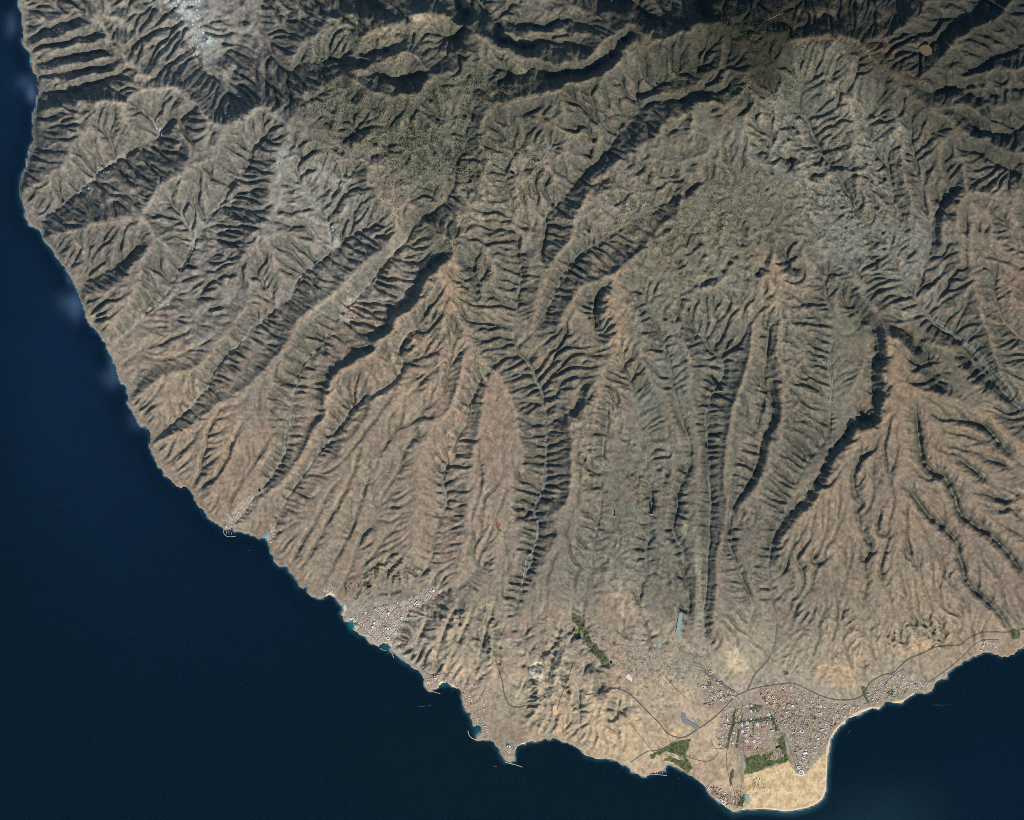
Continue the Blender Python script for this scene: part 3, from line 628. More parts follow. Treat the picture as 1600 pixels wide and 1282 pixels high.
gx, gy = grad(H)
SL = blur(np.hypot(gx, gy).astype(np.float32), 2.0)
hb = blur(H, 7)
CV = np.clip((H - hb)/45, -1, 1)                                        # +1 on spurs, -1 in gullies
n1 = fbm(PX, PY, 26, 4, 71); n2 = fbm(PX, PY, 7, 3, 72); n3 = fbm(PX, PY, 70, 3, 73)
rock = lin(97, 93, 84); scrub = lin(84, 84, 62); tan = lin(172, 142, 112); rust = lin(140, 104, 82)
LUM = np.clip(ALB.mean(-1)/.19, .22, 1.25)[..., None]
def mix(a, c, f): return a*(1-f[..., None]) + c*f[..., None]
def mixl(a, c, f): return a*(1-f[..., None]) + c*LUM*f[..., None]
BARE_AND_LIT = [([(508,365),(525,368),(536,385),(522,394),(510,380)],(170,164,152)), ([(538,472),(560,460),(568,474),(548,505),(530,512)],(152,150,142)), ([(288,375),(306,372),(312,390),(298,394)],(190,186,176)), ([(128,290),(140,286),(146,292),(132,298)],(206,200,188)), ([(180,243),(196,240),(194,250),(182,252)],(176,172,162)),([(244,195),(252,198),(256,214),(248,212)],(196,192,184)),([(246,470),(264,465),(262,474),(248,482)],(190,184,172)),([(1085,830),(1070,820),(1078,860),(1095,940),(1085,980),(1100,990),(1108,930),(1096,870)],(134,130,112)),([(1212,18),(1290,22),(1285,32),(1220,28)],(136,108,82)), ([(1350,62),(1380,60),(1392,85),(1370,100),(1352,85)],(112,80,64)), ([(420,235),(470,225),(500,255),(540,280),(530,320),(480,320),(440,290)],(138,134,124)), ([(245,300),(300,310),(330,350),(300,370),(262,350)],(134,130,120)), ([(1075,505),(1130,515),(1170,510),(1165,560),(1140,590),(1105,560)],(110,108,101)),([(272,-40),(292,-40),(305,5),(302,40),(318,66),(322,95),(308,90),(292,60),(276,50),(280,20)],(184,185,178)), ([(318,95),(335,90),(360,125),(385,140),(372,165),(345,150),(325,120)],(134,131,124)), ([(255,40),(275,50),(295,90),(300,130),(270,110),(250,80)],(136,132,124)), ([(330,20),(350,30),(370,80),(360,110),(340,80)],(142,134,124)), ([(245,-5),(262,0),(270,14),(252,12)],(190,190,182)), ([(312,48),(332,46),(338,66),(322,76)],(190,194,186)),([(757,942),(762,935),(768,938),(772,950),(767,962),(762,958),(758,965)],(186,164,126)), ([(1040,1150),(1062,1130),(1085,1140),(1060,1152)],(188,158,120)), ([(1115,1240),(1135,1190),(1150,1195),(1142,1230),(1128,1245)],(186,157,124)),  # tan strip near the top right: sunlit patch put into the ground colour
 ([(1020,1195),(1060,1180),(1085,1200),(1070,1205),(1050,1192)],(194,162,126)), ([(860,1100),(880,1115),(892,1140),(870,1150),(862,1125)],(186,148,110)), ([(955,935),(970,920),(985,940),(1002,965),(1020,985),(1000,985),(975,965)],(172,148,124)),
 ([(1112,984),(1125,988),(1135,1015),(1120,1022)],(184,158,128)), ([(1140,1000),(1160,1026),(1174,1046),(1150,1052),(1128,1030)],(184,162,130)), ([(1035,1120),(1060,1150),(1040,1155),(1010,1120)],(192,160,118)), ([(900,1090),(930,1085),(970,1090),(1000,1130),(1000,1180),(960,1180),(920,1160)],(170,146,114)),
 ([(1090,1120),(1125,1110),(1120,1150),(1140,1180),(1110,1215),(1085,1190),(1095,1150)],(174,148,120)), ([(1040,1060),(1080,1080),(1095,1105),(1060,1110)],(172,148,120)), ([(1340,1075),(1300,1075),(1260,1050),(1300,1030),(1340,1050)],(170,140,108)), ([(1400,1010),(1450,1000),(1500,985),(1480,1005),(1420,1025)],(168,138,106)),
 ([(965,470),(975,500),(978,540),(985,580),(970,600),(955,560),(950,500)],(140,115,92)), ([(1203,400),(1212,400),(1230,430),(1220,450),(1200,450),(1196,425)],(142,119,95)), ([(1385,530),(1405,540),(1430,570),(1440,620),(1400,660),(1385,620),(1390,575)],(132,109,86)), ([(690,415),(715,415),(730,470),(715,500),(690,480)],(152,126,96)), ([(700,430),(722,450),(720,470),(702,465)],(150,123,100)),
 ([(600,310),(612,320),(625,345),(600,330)],(152,128,105)),([(1425,75),(1436,72),(1430,84)],(140,96,70)),([(530,245),(545,250),(540,268),(520,262)],(150,118,100)),([(1390,405),(1415,400),(1420,420),(1400,425)],(144,126,107)),([(330,362),(350,365),(360,375),(335,378)],(158,126,104)),([(375,390),(388,392),(383,410),(370,415)],(150,110,92)),([(1550,430),(1600,440),(1590,470),(1560,460)],(126,100,84)),([(160,345),(180,350),(210,350),(190,365),(150,370)],(150,112,92)),
 ([(800,100),(850,120),(830,130),(805,125)],(170,150,120)),([(640,25),(690,28),(705,35),(650,38)],(176,156,128)),([(600,40),(612,30),(605,60),(590,70)],(176,152,120)),([(1020,50),(1050,40),(1040,60),(1010,70)],(158,136,100))]
SLW = np.hypot(*grad(blur(H, 3.2))).astype(np.float32)
ALB = mixl(ALB, rock, np.clip(sstep(.22, .36, SLW + .04*n1)*.72*(1+.3*n1) + .25*sstep(.45, .8, SL), 0, .9))
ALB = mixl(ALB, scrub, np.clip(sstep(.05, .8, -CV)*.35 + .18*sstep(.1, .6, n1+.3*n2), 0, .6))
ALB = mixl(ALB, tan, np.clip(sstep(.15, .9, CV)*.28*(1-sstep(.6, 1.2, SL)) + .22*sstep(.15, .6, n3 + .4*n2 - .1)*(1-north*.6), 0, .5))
ALB = mixl(ALB, scrub, np.clip(.4*sstep(2.2, 4.0, FLOW)*(1-.5*sstep(.3, .6, SL)), 0, .4))
ALB = mixl(ALB, rust, np.clip(.25*sstep(.1, .5, -n3 + .3*n1)*(1-sstep(.2, .5, SL)), 0, .4))
for k, (p, c) in enumerate(BARE_AND_LIT):
    pa = np.array(p, float); a0 = pa.min(0) - 12; a1 = pa.max(0) + 12
    j0, j1 = np.searchsorted(fx_, (a0[0], a1[0])); i0, i1 = np.searchsorted(fy_, (a0[1], a1[1]))
    if j1 - j0 < 4 or i1 - i0 < 4: continue
    w_ = (slice(i0, i1), slice(j0, j1))
    mk = inside(p, PX[w_] + 5*n1[w_] + 2*n2[w_], PY[w_] + 5*n2[w_]).astype(np.float32)
    mk = blur(mk, 1.6)*np.clip(.62 + .7*n1[w_] + .9*n2[w_], 0, 1)*(1 - .6*sstep(.3, .55, SL[w_]))
    ALB[w_] = mix(ALB[w_], lin(*c), mk)
# strata: hard and soft bands crop out along the canyon walls
band = np.sin(H/17.0 + 2.5*n1) * sstep(.3, .7, SL)
ALB *= (1 + .10*band)[..., None]
n4 = fbm(PX, PY, 3.6, 2, 74)
ALB *= np.clip(1 + .22*n2 + .16*n1 + .36*n4, .4, 1.8)[..., None]
fleck = value_noise(PX/2.1, PY/2.1, 141); fleck2 = value_noise(PX/3.7 + 9, PY/2.6, 142)
ALB = mixl(ALB, lin(180, 174, 162), .38*chaos*sstep(.74, .84, fleck)*sstep(-.2, .3, n3 + n1))
ALB = mixl(ALB, lin(64, 66, 50), .7*(chaos*.9+.1)*sstep(.72, .8, fleck2)*sstep(-.3, .3, -n3 + n1))
up = sstep(640, 420, PY); ne = sstep(430, 520, PX)*sstep(330, 200, PY)
ALB *= 1 + up[..., None]*np.array([-.03, -.01, .02], np.float32) + ne[..., None]*np.array([-.09, -.07, -.08], np.float32)
we = (.75*sstep(520, 440, PX - .35*PY)*sstep(520, 380, PY))[..., None]
gr = ALB.mean(-1, keepdims=True)*np.array([1.06, .98, .93], np.float32)
ALB = ALB*(1 - .5*we) + gr*.5*we
ALB = ALB*.88 + .12*ALB.mean(-1, keepdims=True)
ALB *= np.array([1.14, 1.15, 1.03], np.float32)*(1 + .2*sstep(930, 1060, PY))[..., None]
ALB *= (1 + .08*(rng.random(H.shape).astype(np.float32)-.5))[..., None]
# pale gravel along the valley floors
for k, q in enumerate(lines_valley):
    zz = q[:, 2]
    qq = q[zz < 560]
    if len(qq) < 3 or k in (1, 2, 3, 4, 11): continue
    d = line_dist(qq[:, :2], PX, PY, 8)
    wide = 1.0 if qq[0, 0] < 470 and qq[0, 1] > 300 and k != 11 else 0.0
    ALB = mix(ALB, lin(160, 154, 142), (.55+.2*wide)*sstep(1.8+1.3*wide, .4+.6*wide, d + 1.6*n2 + .8*n1)*sstep(-.3, .4, n1+.8*n2+.1))
for pts, dep, hw in CUTS:
    if pts[0][1] < 900 and pts[-1][1] < 930 or max(p[0] for p in pts) > 1030 or min(p[0] for p in pts) < 560: continue
    d = line_dist(smooth_line([(a, b, 0) for a, b in pts])[:, :2], PX, PY, 8)
    ALB = mix(ALB, lin(186, 166, 136), .6*sstep(3.4, .8, d + 1.2*n2)*sstep(900, 960, PY))
# beach sand beside the water
ALB = mix(ALB, lin(176, 156, 126), .55*sstep(3.2, .8, SD)*sstep(-.2, .4, n1+.3*rough))

# ------------------------------------------------------------------ materials
def new_mat(name):
    m = bpy.data.materials.new(name); m.use_nodes = True
    nt = m.node_tree
    b = nt.nodes['Principled BSDF']
    b.inputs['Roughness'].default_value = .92
    b.inputs['Specular IOR Level'].default_value = .12
    return m, nt, b

def N(nt, t, **kw):
    n = nt.nodes.new(t)
    for k, v in kw.items(): setattr(n, k, v)
    return n

def attr_mat(name, rough=.92, spec=.12, noise=((1/60., .35), (1/22., .35)), bump=0.0):
    """colour of the surface from its own attribute, broken up by fine grain"""
    m, nt, b = new_mat(name)
    b.inputs['Roughness'].default_value = rough; b.inputs['Specular IOR Level'].default_value = spec
    a = N(nt, 'ShaderNodeAttribute', attribute_name='soil')
    tc = N(nt, 'ShaderNodeNewGeometry')
    col = a.outputs['Color']
    for sc, amt in noise:
        t = N(nt, 'ShaderNodeTexNoise'); t.inputs['Scale'].default_value = sc; t.inputs['Detail'].default_value = 3
        nt.links.new(tc.outputs['Position'], t.inputs['Vector'])
        r = N(nt, 'ShaderNodeMapRange'); r.inputs[1].default_value = .25; r.inputs[2].default_value = .75
        r.inputs[3].default_value = 1-amt; r.inputs[4].default_value = 1+amt
        nt.links.new(t.outputs[0], r.inputs[0])
        x = N(nt, 'ShaderNodeVectorMath', operation='SCALE')
        nt.links.new(col, x.inputs[0]); nt.links.new(r.outputs[0], x.inputs['Scale'])
        col = x.outputs[0]
    nt.links.new(col, b.inputs['Base Color'])
    if bump:
        t = N(nt, 'ShaderNodeTexNoise'); t.inputs['Scale'].default_value = 1/45.; t.inputs['Detail'].default_value = 4
        nt.links.new(tc.outputs['Position'], t.inputs['Vector'])
        bp = N(nt, 'ShaderNodeBump'); bp.inputs['Distance'].default_value = bump; bp.inputs['Strength'].default_value = 1.0
        nt.links.new(t.outputs[0], bp.inputs['Height']); nt.links.new(bp.outputs[0], b.inputs['Normal'])
    return m

def plain_mat(name, c, var=.2, scale=1/50., rough=.9, spec=.15, c2=None):
    m, nt, b = new_mat(name)
    b.inputs['Roughness'].default_value = rough; b.inputs['Specular IOR Level'].default_value = spec
    g = N(nt, 'ShaderNodeNewGeometry')
    t = N(nt, 'ShaderNodeTexNoise'); t.inputs['Scale'].default_value = scale; t.inputs['Detail'].default_value = 4
    nt.links.new(g.outputs['Position'], t.inputs['Vector'])
    r = N(nt, 'ShaderNodeValToRGB')
    l = lin(*c); l2 = lin(*c2) if c2 else l*(1+var)
    r.color_ramp.elements[0].position = .32; r.color_ramp.elements[1].position = .68
    r.color_ramp.elements[0].color = (*(l*(1-var)), 1); r.color_ramp.elements[1].color = (*l2, 1)
    nt.links.new(t.outputs[0], r.inputs[0]); nt.links.new(r.outputs[0], b.inputs['Base Color'])
    return m

# ------------------------------------------------------------------ mesh helpers
def mesh_from(name, v, faces, mat, soil=None, smooth=False):
    """v (n,3), faces (k,4) or (k,3) int array"""
    me = bpy.data.meshes.new(name)
    v = np.ascontiguousarray(v, np.float32); faces = np.ascontiguousarray(faces, np.int32)
    k = faces.shape[1]
    me.vertices.add(len(v)); me.vertices.foreach_set('co', v.ravel())
    me.loops.add(faces.size); me.loops.foreach_set('vertex_index', faces.ravel())
    me.polygons.add(len(faces)); me.polygons.foreach_set('loop_start', np.arange(0, faces.size, k, dtype=np.int32))
    if smooth: me.polygons.foreach_set('use_smooth', np.ones(len(faces), bool))
    me.update(calc_edges=True)
    if soil is not None:
        a = me.color_attributes.new('soil', 'FLOAT_COLOR', 'POINT')
        c = np.ones((len(v), 4), np.float32); c[:, :3] = soil
        a.data.foreach_set('color', c.ravel())
    me.materials.append(mat)
    return me

def add(name, me, kind=None, label=None, cat=None, group=None, parent=None):
    o = bpy.data.objects.new(name, me); COL.objects.link(o)
    if kind: o['kind'] = kind
    if label: o['label'] = label
    if cat: o['category'] = cat
    if group: o['group'] = group
    if parent: o.parent = parent
    return o

def grid_mesh(name, x, y, z, keep, mat, soil=None, smooth=True):
    """keep: mask of the cells ((h-1),(w-1))"""
    h, w = x.shape
    idx = np.arange(h*w).reshape(h, w)
    f = np.stack([idx[:-1, :-1], idx[1:, :-1], idx[1:, 1:], idx[:-1, 1:]], -1)[keep]
    used = np.zeros(h*w, bool); used[f.ravel()] = True
    remap = np.cumsum(used) - 1
    v = np.stack([wx(x), wy(y), z], -1).reshape(-1, 3)[used]
    c = soil.reshape(-1, 3)[used] if soil is not None else None
    return mesh_from(name, v, remap[f], mat, c, smooth)

# ------------------------------------------------------------------ terrain and sea
terrain_mat = attr_mat('dry_volcanic_ground', noise=((1/110., .10), (1/30., .12)), bump=5.0)
near = SD > -7
keep = near[:-1, :-1] & near[1:, :-1] & near[1:, 1:] & near[:-1, 1:]
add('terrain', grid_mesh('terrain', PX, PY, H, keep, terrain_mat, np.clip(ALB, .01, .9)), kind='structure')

def sea_material():
    m, nt, b = new_mat('sea_water')
    b.inputs['Roughness'].default_value = .3; b.inputs['Specular IOR Level'].default_value = .3; b.inputs['IOR'].default_value = 1.33
    a = N(nt, 'ShaderNodeAttribute', attribute_name='soil')
    g = N(nt, 'ShaderNodeNewGeometry')
    t = N(nt, 'ShaderNodeTexNoise'); t.inputs['Scale'].default_value = 1/900.; t.inputs['Detail'].default_value = 6
    nt.links.new(g.outputs['Position'], t.inputs['Vector'])
    r = N(nt, 'ShaderNodeMapRange'); r.inputs[1].default_value = .3; r.inputs[2].default_value = .7; r.inputs[3].default_value = .93; r.inputs[4].default_value = 1.07
    nt.links.new(t.outputs[0], r.inputs[0])
    x = N(nt, 'ShaderNodeVectorMath', operation='SCALE')
    nt.links.new(a.outputs['Color'], x.inputs[0]); nt.links.new(r.outputs[0], x.inputs['Scale']); nt.links.new(x.outputs[0], b.inputs['Base Color'])
    return m

QS = 3.2
qx = np.arange(X0, X1 + .1, QS, dtype=np.float32); qy = np.arange(Y0, Y1 + .1, QS, dtype=np.float32)
QX, QY = np.meshgrid(qx, qy)
sdq = sample(SD.astype(np.float32), QX, QY, GS)
far_from = -sdq
def blob(x, y, rx, ry, n=0): return np.exp(-(((QX-x+n)/rx)**2 + ((QY-y+n)/ry)**2))
wob = 14*fbm(QX, QY, 45, 4, 81)
W = np.zeros(QX.shape + (3,), np.float32) + lin(0, 15, 26)
def wmix(c, f):
    global W
    W = W*(1-f[..., None]) + lin(*c)*f[..., None]
wmix((10, 28, 52), np.clip(.95*blob(90, 560, 110, 230, wob) + .9*blob(15, 120, 80, 240, wob) + .5*blob(220, 800, 130, 150), 0, 1))
wmix((4, 20, 38), np.clip(.7*blob(330, 930, 200, 130, wob), 0, 1))
wmix((3, 18, 22), np.clip(.9*blob(700, 1190, 240, 130, wob) + .8*blob(1000, 1270, 180, 60), 0, 1))
wmix((22, 42, 50), np.clip(.7*blob(1390, 1270, 90, 50, wob) + .4*blob(1300, 1300, 120, 30), 0, 1))
wmix((2, 20, 40), np.clip(.5*blob(1560, 1230, 120, 90), 0, 1))
# dark deep band close in shore, glint painted in as paler water colour, shallows
wmix((1, 14, 30), .75*sstep(45, 10, far_from + wob)*sstep(0, 14, far_from)*(1-sstep(900, 1000, QY)))
for x, y, rx, ry, f in ((18,40,10,18,.5),(50,145,8,14,.6),(40,130,14,12,.4),(52,150,5,10,.8),(118,478,12,20,.7),(108,472,18,14,.4),(178,572,8,16,.6),(172,590,14,14,.4),(108,436,5,8,.5),(215,655,16,16,.35)):
    wmix((70, 92, 120), np.clip(f*blob(x, y, rx, ry, .35*wob), 0, 1))
shal = sstep(9, 0, far_from + .25*wob)*(.45 + .4*fbm(QX, QY, 40, 2, 83))
wmix((26, 70, 84), np.clip(shal, 0, .8))
wmix((40, 84, 88), np.clip(sstep(14, 0, far_from)*blob(1240, 1275, 120, 26)*.8 + sstep(10, 0, far_from)*blob(1300, 1190, 30, 80)*.7, 0, 1))
wmix((20, 110, 116), np.clip(1.2*blob(549, 976, 5, 6) + .8*blob(602, 1011, 6, 4) + .6*blob(692, 1070, 9, 4) + .6*blob(747, 1143, 6, 8), 0, 1))
surf = sstep(2.4, .4, far_from)*sstep(-.3, .25, fbm(QX, QY, 18, 3, 84) + .25*blob(1240, 1260, 100, 40) + .2*(QX < 260))
wmix((165, 176, 176), np.clip(.85*surf, 0, 1))
ks = far_from > -6
keep = ks[:-1, :-1] | ks[1:, :-1] | ks[1:, 1:] | ks[:-1, 1:]
sea_mat = sea_material()
add('sea', grid_mesh('sea', QX, QY, np.zeros_like(QX), keep, sea_mat, W, False), kind='structure')
# the open ocean beyond, to the horizon (the same water, butted against the sheet above)
B = [wx(X0), wx(qx[-1]), wy(qy[-1]), wy(Y0)]; F = 400000.0
ov = [(-F,-F),(F,-F),(F,F),(-F,F),(B[0],B[2]),(B[1],B[2]),(B[1],B[3]),(B[0],B[3])]
of = [(0,1,5,4),(1,2,6,5),(2,3,7,6),(3,0,4,7)]
oc = np.tile(lin(1, 17, 32), (8, 1))
add('ocean', mesh_from('ocean', [(float(a), float(b), 0) for a, b in ov], of, sea_mat, oc), kind='structure')

# thin blue air over land and sea
hz = bpy.data.materials.new('air'); hz.use_nodes = True
hz.node_tree.nodes.clear()
ho = hz.node_tree.nodes.new('ShaderNodeOutputMaterial'); hv = hz.node_tree.nodes.new('ShaderNodeVolumePrincipled')
hv.inputs['Color'].default_value = (.11, .5, .92, 1); hv.inputs['Density'].default_value = 0.75e-5; hv.inputs['Anisotropy'].default_value = 0.0
hz.node_tree.links.new(hv.outputs[0], ho.inputs['Volume'])
hx, hy, z0, z1 = 410000.0, 410000.0, -200.0, 3600.0
add('haze', mesh_from('haze', [(-hx,-hy,z0),(hx,-hy,z0),(hx,hy,z0),(-hx,hy,z0),(-hx,-hy,z1),(hx,-hy,z1),(hx,hy,z1),(-hx,hy,z1)], [[0,3,2,1],[4,5,6,7],[0,1,5,4],[1,2,6,5],[2,3,7,6],[3,0,4,7]], hz), kind='stuff')

# ------------------------------------------------------------------ draped sheets: roads, fields, greens, stream beds
def drape(name, poly, mat, kind='structure', off=3.0, step=1.0, rag=0.8, label=None, cat=None, flat=None, seed=1):
    p = np.array(poly, float)
    x0, y0 = p.min(0) - 2; x1, y1 = p.max(0) + 2
    gx_, gy_ = np.meshgrid(np.arange(x0, x1, step, dtype=np.float32), np.arange(y0, y1, step, dtype=np.float32))
    z = sample(H, gx_, gy_, GS) + off
    if flat is not None: z = np.zeros_like(z) + flat
    mx = gx_ + rag*fbm(gx_, gy_, 6, 2, seed); my = gy_ + rag*fbm(gx_, gy_, 6, 2, seed + 50)
    k = inside(poly, mx, my)
    kc = k[:-1, :-1]
    return add(name, grid_mesh(name, gx_, gy_, z, kc, mat), kind=kind, label=label, cat=cat)

def ribbon(name, pts, width, mat, off=4.0, kind='structure', amp=0.4, seed=0, smooth=True, label=None, cat=None, fray=0.0):
    q = smooth_line([(a, b, 0) for a, b in pts], 1.2) if smooth else np.array([(a, b, 0) for a, b in pts], float)
    if amp: q = wiggle(q, amp, 500 + seed)
    t = np.gradient(q[:, :2], axis=0); t /= np.hypot(t[:, 0], t[:, 1])[:, None] + 1e-6
    n = np.stack([-t[:, 1], t[:, 0]], 1)
    rows = []
    for s in (-.5, 0, .5):
        L_ = np.cumsum(np.ones(len(q)))
        wv_ = width*(1 + fray*(2*value_noise(L_/5., L_*0 + seed + 9*s, 77) - 1) + fray*(2*value_noise(L_/2., L_*0 + seed + 5*s, 78) - 1))
        a = q[:, :2] + n*(wv_*s)[:, None]
        rows.append(a)
    x = np.stack([r[:, 0] for r in rows], 1).astype(np.float32); y = np.stack([r[:, 1] for r in rows], 1).astype(np.float32)
    z = np.maximum(sample(H, x, y, GS), np.maximum(sample(H, x + .6, y, GS), sample(H, x - .6, y, GS))) + off
    return add(name, grid_mesh(name, x, y, z, np.ones((x.shape[0]-1, 2), bool), mat), kind=kind, label=label, cat=cat)

MAT = {
 'asphalt': plain_mat('asphalt', (104, 99, 90), .18, 1/60.),
 'dirt_road': plain_mat('dirt_road', (158, 142, 120), .12, 1/60.),
 'pale_gravel': plain_mat('pale_gravel', (150, 146, 136), .15, 1/45.),
 'grey_gravel': plain_mat('grey_gravel', (114, 111, 105), .15, 1/60.),
 'quarry_rock': plain_mat('quarry_rock', (206, 192, 164), .22, 1/70.),
 'fallow': plain_mat('fallow', (184, 172, 138), .07, 1/150.),
 'crater_soil': plain_mat('crater_soil', (106, 91, 66), .12, 1/90.),
 'white_sheet': plain_mat('white_sheet', (232, 230, 224), .06, 1/60.),
 'turf': plain_mat('turf', (66, 84, 44), .3, 1/95., c2=(120, 122, 76)),
 'dark_turf': plain_mat('dark_turf', (62, 78, 46), .3, 1/70., c2=(116, 112, 78)),
 'crop': plain_mat('crop', (88, 110, 62), .2, 1/40.),
 'red_soil': plain_mat('red_soil', (150, 98, 78), .15, 1/60.),
 'sand': plain_mat('sand', (228, 206, 168), .08, 1/80.),
 'dune_sand': None,
 'pond': plain_mat('pond', (12, 24, 24), .1, 1/90., rough=.15, spec=.5),
 'pale_water': plain_mat('pale_water', (150, 172, 168), .06, 1/90., rough=.2, spec=.5),
 'blue_pool': plain_mat('blue_pool', (90, 190, 205), .06, 1/60., rough=.2, spec=.5),
 'grey_liner': plain_mat('grey_liner', (134, 136, 138), .05, 1/90.),
 'concrete': plain_mat('concrete', (186, 182, 172), .12, 1/30.),
 'town_ground': plain_mat('town_ground', (194, 172, 146), .2, 1/60., c2=(164, 144, 118)),
 'street': plain_mat('street', (134, 127, 116), .12, 1/60.),
 'white_wall': plain_mat('white_wall', (236, 232, 224), .05, 1/20.),
 'cream_wall': plain_mat('cream_wall', (216, 200, 176), .07, 1/20.),
 'terracotta_roof': plain_mat('terracotta_roof', (176, 118, 96), .1, 1/20.),
 'grey_roof': plain_mat('grey_roof', (158, 154, 148), .08, 1/20.),
 'foam': plain_mat('foam', (60, 84, 100), .2, 1/40.),
 'film': plain_mat('film', (214, 222, 218), .06, 1/50.),
 'teal_film': plain_mat('teal_film', (172, 192, 188), .08, 1/50.),
}
def dune_mat():
    m, nt, b = new_mat('dune_sand')
    g = N(nt, 'ShaderNodeNewGeometry')
    t = N(nt, 'ShaderNodeTexNoise'); t.inputs['Scale'].default_value = 1/230.; t.inputs['Detail'].default_value = 5; t.inputs['Roughness'].default_value = .62
    t2 = N(nt, 'ShaderNodeTexNoise'); t2.inputs['Scale'].default_value = 1/55.; t2.inputs['Detail'].default_value = 2
    for q in (t, t2): nt.links.new(g.outputs['Position'], q.inputs['Vector'])
    r = N(nt, 'ShaderNodeValToRGB')
    r.color_ramp.elements[0].position = .42; r.color_ramp.elements[0].color = (*lin(204, 174, 128), 1)
    r.color_ramp.elements[1].position = .56; r.color_ramp.elements[1].color = (*lin(236, 208, 160), 1)
    nt.links.new(t.outputs[0], r.inputs[0])
    s = N(nt, 'ShaderNodeMapRange'); s.inputs[1].default_value = .3; s.inputs[2].default_value = .7; s.inputs[3].default_value = .84; s.inputs[4].default_value = 1.14
    nt.links.new(t2.outputs[0], s.inputs[0])
    x = N(nt, 'ShaderNodeVectorMath', operation='SCALE')
    nt.links.new(r.outputs[0], x.inputs[0]); nt.links.new(s.outputs[0], x.inputs['Scale']); nt.links.new(x.outputs[0], b.inputs['Base Color'])
    return m
MAT['dune_sand'] = dune_mat()
FABRIC = attr_mat('plaster_and_tile', noise=((1/25., .08),))

# ---- dunes, beaches, bare workings
drape('dunes', [(x + .0, y) for x, y in dune_poly], MAT['dune_sand'], off=2.0, rag=1.5)
drape('beach', [(1291,1165),(1295,1156),(1301,1143),(1310,1133),(1320,1124),(1331,1118),(1334,1121),(1324,1128),(1313,1139),(1305,1150),(1299,1162),(1294,1180),(1293,1215),(1292,1238),(1286,1250),(1275,1258),(1260,1264),(1240,1268),(1200,1267),(1160,1267),(1160,1264),(1200,1262),(1240,1264),(1258,1260),(1272,1254),(1283,1246),(1288,1234),(1289,1200)], MAT['sand'], off=3.0, rag=.4)
for p in ([(545,968),(549,965),(554,968),(558,975),(557,982),(553,985),(550,983),(554,978),(553,972),(549,969),(546,971)],
          [(596,1006),(603,1003),(610,1005),(613,1010),(610,1010),(604,1008),(598,1008)],
          [(685,1066),(690,1063),(697,1066),(692,1070),(686,1070)], [(700,1066),(708,1070),(714,1074),(706,1073)],
          [(535,946),(540,945),(542,952),(537,958)], [(508,930),(516,925),(524,930),(522,934),(517,930),(511,933)], [(728,1113),(733,1112),(736,1119),(732,1120)],
          [(1330,1116),(1345,1109),(1362,1104),(1374,1104),(1374,1108),(1362,1107),(1348,1112),(1334,1120)],
          [(1385,1096),(1400,1096),(1415,1092),(1426,1083),(1428,1086),(1416,1095),(1400,1100),(1386,1099)],
          [(804,1170),(812,1163),(830,1157),(832,1160),(815,1165),(807,1173)]):
    drape('beach', p, MAT['sand'], off=3.0, rag=.3, step=.6)
drape('quarry', [(828,1040),(835,1034),(845,1033),(851,1040),(848,1052),(845,1065),(838,1068),(832,1060),(827,1050)], MAT['quarry_rock'], rag=2.0)
drape('quarry', [(863,1084),(878,1080),(884,1086),(872,1090)], MAT['dirt_road'], rag=1.5)
drape('fallow_field', [(811,1068),(819,1065),(813,1083),(823,1086),(806,1104),(803,1086)], MAT['fallow'], rag=.3)
drape('fallow_field', [(810,1015),(818,1018),(827,1021),(824,1028),(818,1024)], MAT['fallow'], rag=.3)
drape('white_sheeting', [(977,1057),(982,1052),(988,1060),(987,1065),(980,1061)], MAT['white_sheet'], rag=.4, step=.6)
drape('field', [(775,814),(783,820),(779,824),(775,822)], MAT['red_soil'], rag=.2, step=.6)
drape('field', [(775,822),(779,824),(785,830),(777,830)], MAT['crop'], rag=.2, step=.6)

# ---- golf courses and parks
drape('golf_course', [(1015,1178),(1030,1172),(1045,1165),(1062,1157),(1078,1154),(1074,1170),(1072,1182),(1080,1195),(1083,1200),(1074,1207),(1062,1198),(1050,1190),(1035,1188),(1046,1182),(1060,1186),(1070,1190),(1064,1181),(1052,1175),(1040,1175),(1026,1180),(1022,1185),(1015,1184)], MAT['turf'], kind='stuff', rag=2.6)
drape('golf_course', [(1164,1184),(1178,1178),(1190,1181),(1206,1172),(1208,1180),(1196,1190),(1212,1186),(1228,1184),(1230,1190),(1210,1194),(1190,1203),(1170,1210),(1163,1208),(1167,1196)], MAT['turf'], kind='stuff', rag=2.8)
drape('golf_course', [(1214,1155),(1220,1150),(1226,1160),(1231,1180),(1232,1190),(1222,1190),(1226,1178),(1218,1168)], MAT['turf'], kind='stuff', rag=2.6)
drape('golf_course', [(895,958),(905,962),(912,972),(916,982),(924,1000),(934,1012),(944,1022),(953,1034),(952,1044),(944,1044),(936,1032),(924,1020),(917,1006),(910,990),(900,976),(893,968)], MAT['dark_turf'], kind='stuff', rag=2.6)
drape('golf_course', [(898,985),(904,980),(908,990),(906,998),(900,996)], MAT['turf'], kind='stuff', rag=.6)
for i, p in enumerate(([(537,912),(541,908),(543,925),(539,930)],[(543,912),(548,920),(546,922)],[(558,908),(562,916),(559,919)],[(566,898),(574,893),(575,902),(568,905)],[(584,890),(592,874),(593,888),(590,902),(585,905)],[(556,930),(565,920),(565,928),(558,934)],
        [(568,908),(578,910),(582,916),(574,920),(566,914)],[(550,935),(560,933),(556,938)],[(592,928),(606,926),(604,931),(593,931)],[(610,928),(618,923),(628,921),(628,926),(616,930),(611,932)],[(572,929),(580,923),(576,930)],[(545,905),(550,912),(548,914)])):
    drape('golf_fairway', p, MAT['dark_turf'], kind='stuff', rag=.9, step=.6, seed=i+3)
